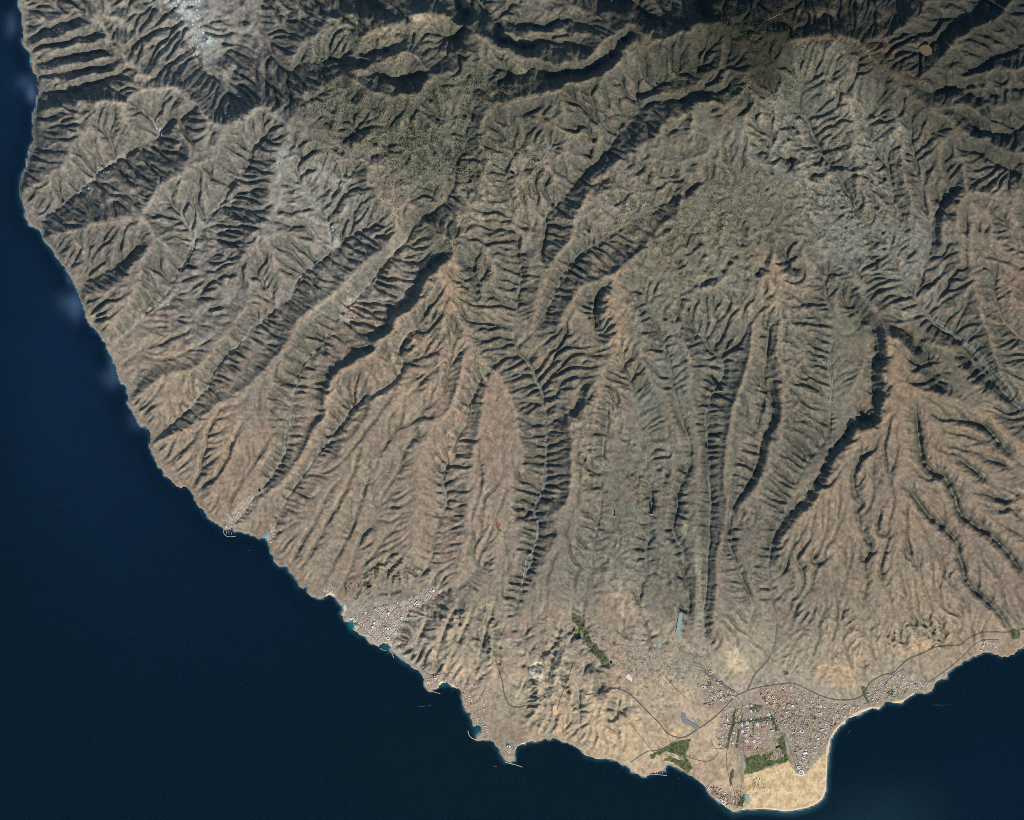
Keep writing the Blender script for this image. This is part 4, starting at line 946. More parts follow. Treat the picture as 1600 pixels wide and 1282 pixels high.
for p in ([(1147,1108),(1151,1108),(1143,1142),(1137,1170),(1132,1168),(1141,1135)], [(1142,1128),(1204,1119),(1206,1125),(1142,1134)], [(1200,1116),(1206,1117),(1217,1140),(1212,1142)],
          [(1158,1112),(1161,1112),(1158,1132),(1155,1132)], [(1152,1140),(1156,1138),(1152,1168),(1148,1168)], [(1175,1130),(1178,1130),(1177,1148),(1174,1148)], [(1170,1105),(1180,1100),(1190,1104),(1186,1112),(1176,1112)], [(1150,1258),(1160,1240),(1165,1245),(1160,1262)], [(1140,1205),(1146,1200),(1144,1225),(1140,1228)],
          [(1345,1072),(1352,1075),(1356,1098),(1350,1092)],[(1385,1082),(1398,1075),(1400,1080),(1388,1088)],[(1104,1074),(1110,1064),(1112,1070),(1107,1076)],[(1578,985),(1592,982),(1594,996),(1582,1000)],[(1222,1050),(1230,1047),(1232,1054),(1226,1056)]):
    drape('park', p, MAT['dark_turf'], kind='stuff', rag=2.2, step=.7)

# ---- roads, tracks, canal and dry river beds
GC = [(1640,975),(1600,983),(1580,988),(1550,988),(1530,990),(1510,1000),(1500,1008),(1480,1010),(1460,1012),(1440,1022),(1420,1030),(1408,1040),(1395,1052),(1380,1055),(1362,1065),(1355,1075),(1350,1085),(1335,1093),(1310,1094),(1290,1090),(1270,1082),(1250,1072),(1235,1068),(1215,1070),(1195,1073),(1175,1077),(1160,1083),(1150,1088),(1135,1103),(1120,1118),(1105,1130),(1090,1140),(1075,1150),(1063,1153),(1050,1150),(1040,1143),(1030,1130),(1015,1115),(1000,1100),(985,1085),(970,1078),(958,1076),(940,1082),(915,1086)]
ribbon('motorway', GC, 1.6, MAT['asphalt'], off=7, amp=.15)
ribbon('motorway', [(885,1078),(868,1080)], 1.7, MAT['asphalt'], off=7, amp=.1)
ribbon('motorway', [(858,1082),(840,1092),(822,1103),(805,1105),(795,1100),(788,1085),(784,1062),(775,1035)], 1.7, MAT['asphalt'], off=7, amp=.2)
ROADS = [
 [(660,1045),(668,1053),(680,1055),(700,1052),(708,1052)], [(1063,1153),(1050,1162),(1030,1172),(1012,1175),(995,1185),(985,1192)], [(1150,1088),(1160,1105),(1145,1140),(1136,1175),(1137,1205),(1145,1230),(1150,1250)],
 [(1185,1078),(1200,1105),(1215,1138),(1228,1155),(1238,1180),(1246,1205)], [(1207,1112),(1240,1110),(1280,1108),(1330,1109)], [(1216,1130),(1240,1120),(1262,1118),(1285,1124),(1305,1134)], [(1238,1148),(1255,1140),(1275,1142),(1292,1150)],
 [(1241,1072),(1242,1100),(1241,1130),(1243,1170),(1250,1200)], [(1250,1085),(1268,1103)], [(1142,1131),(1175,1128),(1206,1121)], [(1072,1182),(1100,1190),(1115,1186),(1122,1176)], [(1110,1155),(1118,1170),(1140,1168)],
 [(1352,1092),(1372,1080),(1385,1066),(1400,1052),(1412,1046)], [(1350,1100),(1380,1092),(1410,1085),(1425,1070),(1450,1066),(1475,1050),(1500,1030),(1530,1003),(1560,1000)], [(1085,1040),(1105,1048),(1130,1068),(1155,1085)],
 [(1040,1058),(1055,1075),(1075,1095)], [(895,1040),(880,1080),(870,1110)], [(985,1130),(1000,1150),(1020,1175)],
]
for i, r in enumerate(ROADS): ribbon('road', r, .8, MAT['asphalt'], off=8, amp=.25, seed=i+1)
TRACKS = [
 [(773,640),(778,670),(784,690),(787,712)],[(790,730),(770,750),(762,770)],[(764,760),(772,770),(776,790),(772,810),(770,840),(768,870),(764,900),(763,920)],[(505,740),(515,780),(510,820)],[(560,735),(565,760),(573,783)],[(660,780),(664,800),(662,830)],[(580,765),(600,740),(640,745),(652,760)],
 [(660,790),(680,800)],[(720,850),(712,870),(706,890)],[(950,640),(960,680),(985,700)],[(690,915),(682,930),(668,938)],[(505,935),(520,915),(517,900)],[(440,790),(445,780),(455,790)],
 [(1370,670),(1384,690),(1386,720),(1394,750),(1402,765),(1395,790)],[(1470,620),(1490,640),(1510,670)],[(1228,660),(1260,655),(1275,665),(1290,660)],[(1215,700),(1230,720),(1238,745)],[(1262,620),(1275,660),(1285,690)],
 [(1330,340),(1338,300),(1350,260)],[(1345,210),(1352,235),(1340,260),(1350,300),(1362,330)],[(1410,440),(1418,455),(1416,470),(1440,490)],[(1260,440),(1290,465),(1310,480)],[(1000,480),(1020,500),(1010,530)],[(1370,290),(1390,310),(1410,350)],
 [(400,70),(398,100),(404,120)],[(1165,70),(1190,40),(1230,25)],[(1080,260),(1110,250),(1140,240)],[(1430,300),(1450,290),(1470,280)],[(1140,660),(1140,690),(1136,715),(1148,735)],[(1205,640),(1215,655),(1235,660)],[(1245,855),(1240,900),(1245,920)],
]
for i, r in enumerate(TRACKS): ribbon('dirt_track', r, .6, MAT['dirt_road'], off=6, amp=2.2, seed=40+i)
ribbon('canal', [(1167,1097),(1164,1150),(1160,1195),(1158,1240)], 1.6, MAT['pale_gravel'], off=6, amp=0)
BEDS = [
 ([(852,735),(850,752),(847,770),(836,790),(833,802),(838,812),(840,830)],5.5), ([(840,815),(839,845),(832,862),(824,872),(820,890),(815,915),(813,935)],1.8), ([(813,935),(806,955),(803,975),(808,990),(818,1003)],1.4), ([(1215,975),(1213,1000),(1200,1030),(1180,1055),(1168,1080)],3.2),
 ([(1410,440),(1424,458),(1440,485),(1462,500),(1480,508)],3.0), ([(1500,530),(1530,555),(1555,585),(1572,600),(1590,630)],5.5),([(1460,500),(1480,515),(1505,535)],4.0), ([(362,826),(375,803),(390,782),(405,768)],1.2),
 ([(243,485),(250,478),(262,468),(270,455),(277,435),(284,415)],1.6),([(104,318),(120,305),(135,293),(150,280),(165,262),(185,248)],1.8),([(262,20),(285,50),(298,75),(310,100)],4.0),([(1100,1050),(1120,1065),(1148,1082)],4.5),([(455,640),(452,665),(450,690),(440,712)],1.5),([(820,1020),(826,1050),(818,1080)],1.6),
 ([(765,900),(762,925),(760,945),(752,1000),(746,1015)],2.0),([(750,1010),(755,1040),(760,1058)],2.2),([(858,1160),(862,1120),(858,1070),(868,1030),(880,1010)],2.6),([(908,1150),(907,1110),(900,1080)],2.4),([(1297,560),(1300,600),(1297,630)],1.2),
]
for i, (b, w) in enumerate(BEDS): ribbon('river_bed', b, w*.85, MAT['grey_gravel' if i in (0, 3, 4, 5, 6, 11) else 'pale_gravel'], off=5, amp=1.0, seed=80+i, fray=.55)

# ---- ponds and reservoirs
def water(poly, mat, label, dam=None, off=5.0):
    z = max(ground(x, y) for x, y in poly) + off
    o = drape('reservoir', poly, MAT[mat], kind='thing', flat=z, step=.4, rag=.4, label=label, cat='reservoir')
    o.location.z = 0
    if dam:
        me = wall_mesh('dam_wall', dam, 14, z + 7, z - 40)
        add('dam_wall', me, parent=o)
    return o

def wall_mesh(name, pts, width, ztop, zbot, mat='concrete', batter=6.0):
    """a wall or mole with sloping flanks and a flat crest, swept along a line"""
    p = np.array(pts, float); p = np.stack([wx(p[:, 0]), wy(p[:, 1])], 1)
    t = np.gradient(p, axis=0); t /= np.hypot(t[:, 0], t[:, 1])[:, None] + 1e-6
    n = np.stack([-t[:, 1], t[:, 0]], 1)
    w = width/2
    prof = [(-w-batter, zbot), (-w, ztop-2), (-w*.55, ztop-2), (-w*.55, ztop), (w*.2, ztop), (w, ztop-3.5), (w+batter, zbot)]
    k = len(prof); v = []
    for a, b in zip(p, n):
        for d, z in prof: v.append((a[0]+b[0]*d, a[1]+b[1]*d, z))
    f = [[i*k+j, i*k+j+1, (i+1)*k+j+1, (i+1)*k+j] for i in range(len(p)-1) for j in range(k-1)]
    me = mesh_from(name, v, f, MAT[mat])
    return me

water([(1014,783),(1016,786),(1018,793),(1020,800),(1020,803),(1016,803),(1017,798),(1015,790)], 'pond', 'narrow dark reservoir filling a ravine in the middle of the southern slopes', [(1014.5,803.5),(1020.8,803.5)])
water([(959,797),(961,797),(960,801),(961,806),(959,806)], 'pond', 'tiny dark reservoir in a ravine west of the narrow dark one', [(958,806.4),(962,806.4)])
water([(1110,588),(1114,588),(1118,596),(1122,598),(1124,603),(1128,606),(1128,611),(1123,610),(1120,602),(1114,598),(1113,592)], 'pond', 'zigzag black reservoir winding up a grey basin above the southern ravines', [(1123,611.5),(1129,611.5)])
water([(1061,957),(1066,956),(1065,968),(1062,985),(1065,1003),(1062,1001),(1056,988),(1058,975)], 'pale_water', 'long milky blue reservoir strip in a valley north of the resort plain')
water([(1028,1004),(1033,1003),(1033,1010),(1029,1014)], 'pale_water', 'small milky pond beside the long milky reservoir')
water([(1064,1112),(1071,1115),(1074,1125),(1085,1131),(1094,1138),(1089,1141),(1078,1134),(1066,1130)], 'grey_liner', 'L-shaped grey lined basin beside the motorway bend')
water([(403,765),(406,763),(408,767),(405,769)], 'pond', 'square black pond in the valley above the small western harbour')
water([(573,914),(579,914),(580,918),(574,919)], 'pond', 'dark pond among the golf fairways above the terraced resort')
water([(898,993),(901,996),(907,994),(908,999),(900,1000)], 'pond', 'black pond at the upper end of the long golf course')
water([(953,1032),(957,1033),(956,1037),(953,1037)], 'pond', 'small dark pond at the lower end of the long golf course')
water([(1211,1167),(1218,1164),(1219,1168),(1213,1169)], 'pond', 'dark pond inside the golf course north of the dunes')
water([(1163,1243),(1169,1240),(1171,1252),(1166,1259),(1164,1252)], 'pale_water', 'greenish lagoon at the western end of the dunes', off=1)
water([(413,838),(419,834),(421,838),(417,842),(413,841)], 'blue_pool', 'bright turquoise water park pool on the western shore')
water([(1433,77),(1440,72),(1448,72),(1454,80),(1452,88),(1445,90),(1437,86)], 'crater_soil', 'round tan dried-out crater basin on the dark eastern highlands')
water([(797,267),(803,269),(804,274),(800,273),(796,270)], 'pond', 'tiny black pond on the pale central slope')
water([(832,1068),(836,1066),(834,1072)], 'pond', 'small black sump at the foot of the pale quarry')

# ---- moles, harbours, boats
def mole(pts, label, w=16):
    q = smooth_line([(a, b, 0) for a, b in pts], 1.5)[:, :2] if len(pts) > 2 else np.array([pts[0], ((pts[0][0]+pts[1][0])/2, (pts[0][1]+pts[1][1])/2), pts[1]], float)
    add('breakwater', wall_mesh('breakwater', q, w, 7.5, -12), kind='thing', label=label, cat='breakwater', group='harbour breakwaters along the coast')
mole([(349,829),(350,834),(354,838),(361,839),(368,838)], 'pale breakwater curling round the small western harbour')
mole([(594,1013),(599,1016),(605,1016)], 'short mole closing the left side of the round beach cove')
mole([(609,1014),(612,1020),(615,1028)], 'straight mole beside the marina below the terraced resort', 18)
mole([(672,1080),(680,1082),(688,1084)], 'low rock mole sheltering a crescent beach')
mole([(731,1142),(733,1149),(738,1154),(746,1157)], 'angled fishing harbour mole west of the headland', 22)
mole([(789,1191),(800,1194),(808,1196),(816,1199)], 'long pale pier running out from the headland tip', 20)
mole([(1013,1210),(1022,1210),(1032,1211),(1042,1212)], 'outer breakwater of the rectangular marina', 18)
mole([(1039.5,1194),(1040,1200),(1040.5,1207)], 'inner mole on the right of the rectangular marina', 14)
mole([(1371,1104),(1374,1107),(1376,1108)], 'stub groyne on the shore right of the long beach', 14)
ORD = ('leftmost', 'second from left', 'third from left', 'fourth from left', 'rightmost')
def pontoon(pts, where, k=0):
    add('pontoon', wall_mesh('pontoon', [pts[0], ((pts[0][0]+pts[1][0])/2, (pts[0][1]+pts[1][1])/2), pts[1]], 9, 2.5, -1, 'white_wall', .5), kind='thing', label=ORD[k] + ' of the white pontoons in the ' + where, cat='pontoon', group='pontoons in the ' + where)
for k in range(5): pontoon([(1020+k*3.8,1206.5),(1020+k*3.8,1209.5)], 'rectangular marina', k)
for k in range(4): pontoon([(613+k*1.9,1019.5+k*1.6),(615.4+k*1.9,1018.3+k*1.6)], 'marina below the terraced resort', k)
for k in range(3): pontoon([(353.5+k*3.6,830.5),(354.5+k*3.6,835.5)], 'small western harbour', k)

def boat(x, y, ang, L, label, wake=0):
    r = bpy.data.objects.new('boat', None); COL.objects.link(r)
    r.location = (float(wx(x)), float(wy(y)), 0.0); r.rotation_euler = (0, 0, math.radians(ang))
    r['label'] = label; r['category'] = 'boat'; r['kind'] = 'thing'
    w = L*.14
    sec = [(-.5, .85), (-.3, 1), (.1, 1), (.35, .6), (.5, .04)]
    v = []; f = []
    for sxn, k in sec: v += [(sxn*L, -w*k, 6), (sxn*L, -w*k*.7, -1), (sxn*L, w*k*.7, -1), (sxn*L, w*k, 6)]
    for i in range(4):
        a = i*4; f += [[a, a+4, a+5, a+1], [a+1, a+5, a+6, a+2], [a+2, a+6, a+7, a+3], [a+3, a+7, a+4, a]]
    f.append([0, 1, 2, 3])
    add('hull', mesh_from('hull', v, f, MAT['white_wall']), parent=r)
    c = []
    for z, s in ((6.2, 1), (12, .8)): c += [(-.3*L*s, -w*.7*s, z), (.15*L*s, -w*.7*s, z), (.15*L*s, w*.7*s, z), (-.3*L*s, w*.7*s, z)]
    add('cabin', mesh_from('cabin', c, [[4,5,6,7],[0,1,5,4],[1,2,6,5],[2,3,7,6],[3,0,4,7]], MAT['grey_roof']), parent=r)
    if wake:
        n = 14; wv = []; wf = []
        for i in range(n+1):
            t = i/n; s = (3 + 10*t)*(1 - .5*t)
            wv += [(-.5*L - wake*t, -s + 5*math.sin(9*t), .6), (-.5*L - wake*t, s + 5*math.sin(9*t+1), .6)]
        wf = [[2*i, 2*i+2, 2*i+3, 2*i+1] for i in range(n)]
        add('wake', mesh_from('wake', wv, wf, MAT['foam']), parent=r)
boat(1328, 1142, 60, 42, 'white boat off the eastern beach leaving a short wake', 90)
boat(1485, 1102, 0, 30, 'fast boat in the eastern bay at the end of a long thin wake', 560)
boat(672, 1103, 5, 30, 'boat with a thin wake off the middle of the southwestern coast', 380)
boat(775, 1198, -10, 34, 'small ferry west of the headland pier with a short wake', 110)
boat(1378, 1133, 20, 26, 'small white boat alone in the water right of the eastern beach')
boat(705, 1081, 30, 24, 'small boat anchored off the crescent beach')
boat(390, 860, 80, 26, 'small boat just outside the small western harbour')
boat(1060, 1217, 100, 24, 'small boat outside the rectangular marina')

# ---- towns
def base_at(x, y): return min(ground(x + a, y + b) for a in (-1.2, 0, 1.2) for b in (-1.2, 0, 1.2))
def box(v, f, cx, cy, a, lx, ly, z0, z1, inset=0.0):
    c, s = math.cos(a), math.sin(a); k = len(v)
    for z, q in ((z0, 0), (z1, inset)):
        for px_, py_ in ((-1, -1), (1, -1), (1, 1), (-1, 1)):
            X = px_*(lx/2-q); Y = py_*(ly/2-q)
            v.append((cx + X*c - Y*s, cy + X*s + Y*c, z))
    f += [[k+4, k+5, k+6, k+7], [k, k+1, k+5, k+4], [k+1, k+2, k+6, k+5], [k+2, k+3, k+7, k+6], [k+3, k, k+4, k+7]]

def block_mesh(shape, mat):
    """massings of the larger buildings, metre-sized, base at 0"""
    v = []; f = []
    if shape == 'slab':
        box(v, f, 0, 0, 0, 92, 26, -12, 24); box(v, f, 0, 0, 0, 16, 14, 24, 29); box(v, f, 30, 22, 0, 30, 18, -12, 9)
    elif shape == 'L-shaped':
        box(v, f, 0, -26, 0, 84, 24, -12, 21); box(v, f, -30, 12, 0, 24, 52, -12, 18); box(v, f, -30, -26, 0, 12, 12, 21, 26)
    elif shape == 'U-shaped':
        box(v, f, 0, 30, 0, 88, 22, -12, 22); box(v, f, -33, -8, 0, 22, 54, -12, 16); box(v, f, 33, -8, 0, 22, 54, -12, 16); box(v, f, 0, 30, 0, 18, 12, 22, 27)
    elif shape == 'courtyard':
        box(v, f, 0, 34, 0, 90, 20, -12, 17); box(v, f, 0, -34, 0, 90, 20, -12, 14); box(v, f, -35, 0, 0, 20, 48, -12, 14); box(v, f, 35, 0, 0, 20, 48, -12, 14)
    elif shape == 'stepped':
        for i in range(4): box(v, f, 0, i*15-22, 0, 76-8*i, 15, -14, 8+6*i)
    elif shape == 'round':
        n = 18
        for r0, r1, h in ((20, 42, 12), (0.1, 12, 18)):
            k = len(v)
            for i in range(n):
                c, s = math.cos(2*math.pi*i/n), math.sin(2*math.pi*i/n)
                v += [(r1*c, r1*s, -12), (r1*c, r1*s, h), (r0*c, r0*s, h), (r0*c, r0*s, -12)]
            for i in range(n):
                a = k+4*i; b = k+4*((i+1) % n)
                f += [[a, b, b+1, a+1], [a+1, b+1, b+2, a+2], [a+2, b+2, b+3, a+3]]
    return mesh_from(shape.replace('-', '_') + '_building', v, f, MAT[mat])
WALLS = {'white': 'white_wall', 'cream': 'cream_wall', 'terracotta': 'terracotta_roof', 'grey': 'grey_roof'}
BLOCKS = {}
def block(shape, col):
    if (shape, col) not in BLOCKS: BLOCKS[(shape, col)] = block_mesh(shape, WALLS[col])
    return BLOCKS[(shape, col)]

TOWNS = [
 ('of the wedge resort', [(1185,1078),(1215,1073),(1238,1072),(1268,1085),(1298,1099),(1345,1103),(1330,1115),(1310,1129),(1298,1148),(1291,1168),(1270,1188),(1258,1203),(1248,1203),(1240,1178),(1235,1150),(1215,1122),(1195,1096)], 12, 100, .9, ('white', 'white', 'cream', 'cream', 'terracotta', 'grey')),
 ('of the palm belt quarter', [(1155,1100),(1192,1100),(1210,1130),(1214,1150),(1195,1168),(1165,1178),(1150,1180),(1142,1165)], 5, 26, .45, ('white', 'white', 'white', 'cream', 'terracotta')),
 ('of the riverside grid town', [(1098,1057),(1110,1050),(1135,1074),(1150,1086),(1130,1104),(1118,1108),(1102,1106)], 55, 22, 1.0, ('white', 'cream', 'terracotta', 'grey')),
 ('of the estate left of the palms', [(1128,1115),(1145,1112),(1140,1150),(1134,1172),(1122,1166),(1126,1135)], 80, 12, .7, ('white', 'cream', 'cream')),
 ('of the low cape town', [(1105,1228),(1118,1230),(1135,1240),(1150,1248),(1152,1262),(1138,1259),(1112,1242)], -38, 18, .9, ('white', 'terracotta', 'terracotta', 'cream')),
 ('of the eastern shore estates', [(1352,1087),(1362,1072),(1385,1060),(1402,1050),(1425,1064),(1445,1066),(1458,1064),(1452,1074),(1430,1077),(1412,1088),(1385,1093),(1362,1101)], 25, 26, .8, ('white', 'white', 'cream')),
 ('of the far right seaside estate', [(1515,1016),(1535,1003),(1560,1004),(1562,1016),(1540,1016),(1524,1020)], 20, 5, .8, ('white', 'cream')),
 ('of the terraced hillside resort', [(549,965),(562,960),(600,946),(640,935),(668,918),(684,918),(690,925),(660,945),(640,965),(622,985),(655,998),(648,1010),(625,1012),(610,1003),(590,1002),(568,990),(556,981)], 40, 38, 1.45, ('white', 'white', 'white', 'grey', 'cream')),
 ('of the fishing town by the headland', [(722,1082),(732,1066),(752,1068),(768,1085),(765,1110),(756,1130),(768,1150),(757,1153),(752,1135),(742,1128),(732,1110)], 70, 16, .75, ('white', 'terracotta', 'cream')),
 ('of the crescent beach town', [(663,1062),(680,1058),(700,1058),(716,1066),(722,1078),(705,1068),(685,1066),(672,1074)], 10, 7, .8, ('white', 'cream')),
 ('of the small western harbour town', [(350,824),(362,800),(378,780),(392,772),(399,782),(386,806),(372,824)], 55, 8, .9, ('white', 'white', 'cream')),
 ('of the village in the western canyon', [(536,498),(545,480),(558,466),(566,476),(556,494),(544,508)], 50, 7, 1.1, ('white', 'white', 'cream')),
 ('of the turquoise pool cove', [(414,840),(424,820),(432,818),(429,848),(421,850)], 75, 4, .8, ('white', 'cream')),
 ('of the bay below the fairways', [(503,920),(514,914),(528,921),(521,927),(510,929)], 15, 4, .9, ('white', 'cream')),
 ('of the pier headland', [(783,1170),(797,1165),(800,1180),(790,1186)], 30, 3, .7, ('grey', 'white')),
]
PAL = {'white': (240,236,228), 'cream': (214,196,172), 'terracotta': (182,124,102), 'grey': (160,156,150), 'garden': (70,84,52)}
SHAPES = ['slab', 'L-shaped', 'U-shaped', 'courtyard', 'stepped']
GRP = 'larger buildings'
MARKS = {0: [('beside the motorway at the top of the wedge resort', 1238, 1078), ('near the red running track in the wedge resort', 1217, 1103), ('around the large white hall in the wedge resort', 1258, 1177), ('facing the long beach in the wedge resort', 1300, 1135), ('near the octagonal ring at the wedge point', 1250, 1194),
 ('around the long grey hall in the wedge resort', 1277, 1100), ('in the middle of the wedge-shaped resort', 1255, 1132), ('at the right corner of the wedge-shaped resort', 1325, 1107), ('along the left edge of the wedge-shaped resort', 1222, 1130), ('left of the long grey hall in the wedge resort', 1245, 1100), ('right of the middle of the wedge resort', 1282, 1122), ('above the large white hall in the wedge resort', 1258, 1155), ('by the beach end of the wedge resort', 1280, 1165)]}
def spot_words(ti, x, y, poly, where):
    if ti in MARKS: return min(MARKS[ti], key=lambda m: (m[1]-x)**2 + (m[2]-y)**2)[0]
    p = np.array(poly, float); c = p.mean(0); h = (p.max(0) - p.min(0))/2
    u, w = (x-c[0])/h[0], (y-c[1])/h[1]
    if abs(u) < .22 and abs(w) < .22: side = 'middle'
    else: side = (('upper ' if w < -.22 else 'lower ' if w > .22 else '') + ('left' if u < -.22 else 'right' if u > .22 else '')).strip()
    return side + ' ' + where
for ti, (where, poly, ang, nbig, dens, cols) in enumerate(TOWNS):
    drape('town_ground', poly, MAT['town_ground'], off=2.5, rag=4.0, step=.8, seed=ti)
    p = np.array(poly, float); x0, y0 = p.min(0); x1, y1 = p.max(0)
    a = math.radians(ang); ca, sa = math.cos(a), math.sin(a)
    cxm, cym = (x0+x1)/2, (y0+y1)/2; R = max(x1-x0, y1-y0)
    taken = []
    tries = 0
    R2 = random.Random(900 + ti)
    while len(taken) < nbig and tries < nbig*60:
        tries += 1
        x = R2.uniform(x0, x1); y = R2.uniform(y0, y1)
        if not inside(poly, np.array([x]), np.array([y]))[0] or any((x-u)**2 + (y-v)**2 < 30 for u, v in taken): continue
        taken.append((x, y))
        shape = R2.choice(SHAPES); col = R2.choice(cols)
        if ti == 1 and R2.random() < .4: shape, col = 'round', 'white'
        if ti == 7 and R2.random() < .6: shape = 'stepped'
        label = f"{R2.choice(('small', 'mid-sized', 'large'))} {col} {shape} {'villa ring' if shape == 'round' else 'building'} {spot_words(ti, x, y, poly, where)}"
        szw = label.split()[0]
        o = add('building', block(shape, col), kind='thing', label=label, cat='building', group=GRP + ' ' + where)
        o.location = (float(wx(x)), float(wy(y)), base_at(x, y) + 4)
        o.rotation_euler = (0, 0, -a + R2.choice((0, 1, 2, 3))*math.pi/2 + R2.uniform(-.08, .08) + (math.atan2(y-1205, x-1252) if ti == 0 and y < 1180 else 0))
        s = {'small': R2.uniform(.56, .66), 'mid-sized': R2.uniform(.72, .82), 'large': R2.uniform(.92, 1.05)}[szw]*(.85 if ti in (5, 8, 10, 11, 12, 13) else 1.22)
        o.scale = (s, s, s*R2.uniform(.8, 1.3))
    # streets
    nn = int(R/1.5); sv = []; sf_ = []
    for horiz in (0, 1):
        for i in range(-nn, nn+1):
            if i % (7, 9)[horiz]: continue
            for j in range(-nn, nn+1):
                a_, b_ = (i, j) if not horiz else (j, i)
                qs = []
                for da, db in ((-.17, -.5), (.17, -.5), (.17, .5), (-.17, .5)):
                    if horiz: da, db = db, da
                    qa, qb = (a_ + da)*1.55, (b_ + db)*1.75
                    qs.append((cxm + qa*ca - qb*sa, cym + qa*sa + qb*ca))
                if not inside(poly, np.array([qs[0][0]]), np.array([qs[0][1]]))[0]: continue
                k_ = len(sv)
                sv += [(float(wx(x)), float(wy(y)), ground(x, y) + (5.0 if horiz else 5.4)) for x, y in qs]
                sf_.append([k_+3, k_+2, k_+1, k_] if not horiz else [k_, k_+1, k_+2, k_+3])
    if sv: add('streets', mesh_from('streets', sv, sf_, MAT['street']), kind='structure')
    # the many small houses between, in rows
    v = []; f = []; cl = []
    nn = int(R/1.9)
    for i in range(-nn, nn+1):
        for j in range(-nn, nn+1):
            if i % 7 == 0 or j % 9 == 0: continue                        # streets
            bk = random.Random(ti*10007 + (i//7)*131 + (j//9)*17)
            bcol = bk.choice(cols); bden = bk.uniform(.45, 1.3)
            x = cxm + (i*1.55*ca - j*1.75*sa) + R2.uniform(-.3, .3); y = cym + (i*1.55*sa + j*1.75*ca) + R2.uniform(-.3, .3)
            if x < x0 or x > x1 or y < y0 or y > y1 or R2.random() > dens*.66*bden: continue
            if not inside(poly, np.array([x]), np.array([y]))[0] or any((x-u)**2 + (y-w)**2 < 6 for u, w in taken): continue
            z = base_at(x, y); h = R2.uniform(6, 13); col = bcol if R2.random() < .55 else R2.choice(cols + (('white', 'cream') if ti != 7 else ('white',)))
            k = len(v)
            box(v, f, float(wx(x)), float(wy(y)), -a, *((R2.uniform(24, 46), R2.uniform(11, 15)) if ti == 7 else (R2.uniform(16, 30), R2.uniform(12, 22))), z - 6, z + h + 3)
            c = lin(*PAL[col])*R2.uniform(.8, 1.1)
            cl += [c]*(len(v) - k)
    if v: add('small_houses', mesh_from('small_houses', v, f, FABRIC, np.array(cl)), kind='stuff')

# villages and farmsteads: white specks along the valleys and over the plain
SPECKS = [((300,60),(45,55),60),((285,20),(40,25),40),((135,292),(14,10),26),((188,246),(12,9),26),((248,206),(8,14),14),((300,385),(14,18),24),((520,378),(14,18),60),((550,482),(18,22),90),((515,520),(12,26),80),((500,545),(16,12),50),((470,590),(8,40),40),((425,490),(22,14),22),
 ((1255,200),(22,18),110),((1250,190),(8,20),60),((1290,270),(30,26),90),((1345,230),(20,30),70),((1230,240),(24,14),70),((1260,290),(40,16),70),((1420,325),(26,12),80),((1380,300),(20,40),60),((1340,370),(40,20),60),((1560,460),(30,30),30),((1540,350),(10,40),20),((1560,90),(18,6),20),((1570,120),(26,18),30),((1390,200),(20,14),16),((1250,350),(30,12),20),((1310,480),(14,22),30),((1300,620),(8,40),40),
 ((853,665),(5,35),50),((850,700),(4,20),24),((845,600),(10,12),24),((1105,660),(10,30),30),((1080,650),(8,14),16),((1075,830),(12,18),60),((1090,940),(8,40),60),((1070,900),(10,40),30),((1000,1020),(40,30),150),((1040,1060),(40,24),110),((980,1000),(30,24),60),((1080,1020),(20,20),50),
 ((380,790),(14,20),20),((425,740),(8,14),10),((540,915),(20,16),40),((655,925),(14,8),30),((1120,1040),(18,10),40),((1232,1050),(12,10),30),((1170,1200),(20,30),30),((1110,1190),(20,20),26),((1250,1190),(6,10),16),((920,1015),(14,12),40),((910,920),(30,20),16),((700,1000),(20,20),8),((1575,990),(14,6),14),((1530,470),(20,20),8),((1540,520),(4,20),6),((1165,300),(20,14),14),((1310,340),(40,30),60),((430,440),(60,10),10),((1090,1075),(8,24),20),((770,1090),(20,30),24),((800,1120),(10,14),10)]
v = []; f = []; cl = []
RS = random.Random(55)
for (x, y), (rx, ry), n in SPECKS:
    for _ in range(n):
        px_ = RS.gauss(x, rx*.5); py_ = RS.gauss(y, ry*.5)
        z = base_at(px_, py_)
        if z < 2: continue
        s = RS.uniform(.6, 1.25)
        k = len(v)
        box(v, f, float(wx(px_)), float(wy(py_)), RS.uniform(0, 3.1), 21*s, 15*s, z - 6, z + 8)
        cl += [lin(*RS.choice(((236,232,224),(236,232,224),(210,196,176),(176,150,130))))*RS.uniform(.55, 1)]*(len(v)-k)
add('scattered_farmhouses', mesh_from('scattered_farmhouses', v, f, FABRIC, np.array(cl)), kind='stuff')

# ---- greenhouses: each one a long tunnel roof
def greenhouse_mesh(mat):
    v = []; f = []
    bays = 5
    for b in range(bays):
        k = len(v)
        for yy in (-30, 30):
            for px_, z in ((0, -4), (0, 4), (4, 6.2), (8, 6.8), (12, 6.2), (16, 4), (16, -4)):
                v.append((b*16 - bays*8 + px_, yy, z))
        for j in range(6): f.append([k+j, k+j+1, k+8+j, k+7+j])
    return mesh_from('greenhouse', v, f, MAT[mat])
GH = [greenhouse_mesh('film'), greenhouse_mesh('teal_film')]
def gh_label(x, y, cx, cy, rx, ry, s, a1, i, where):
    u, w = (x-cx)/rx, (y-cy)/ry
    side = (('upper' if w < -.3 else 'lower' if w > .3 else 'middle') + ' ' + ('left' if u < -.3 else 'right' if u > .3 else 'centre'))
    return f"{'small' if s < .85 else 'large' if s > 1.08 else 'mid-sized'} {'white' if i == 0 else 'grey-green'} {'crosswise ' if a1 else ''}greenhouse roof, {side}, {where}"
spots = []
RG = random.Random(21)
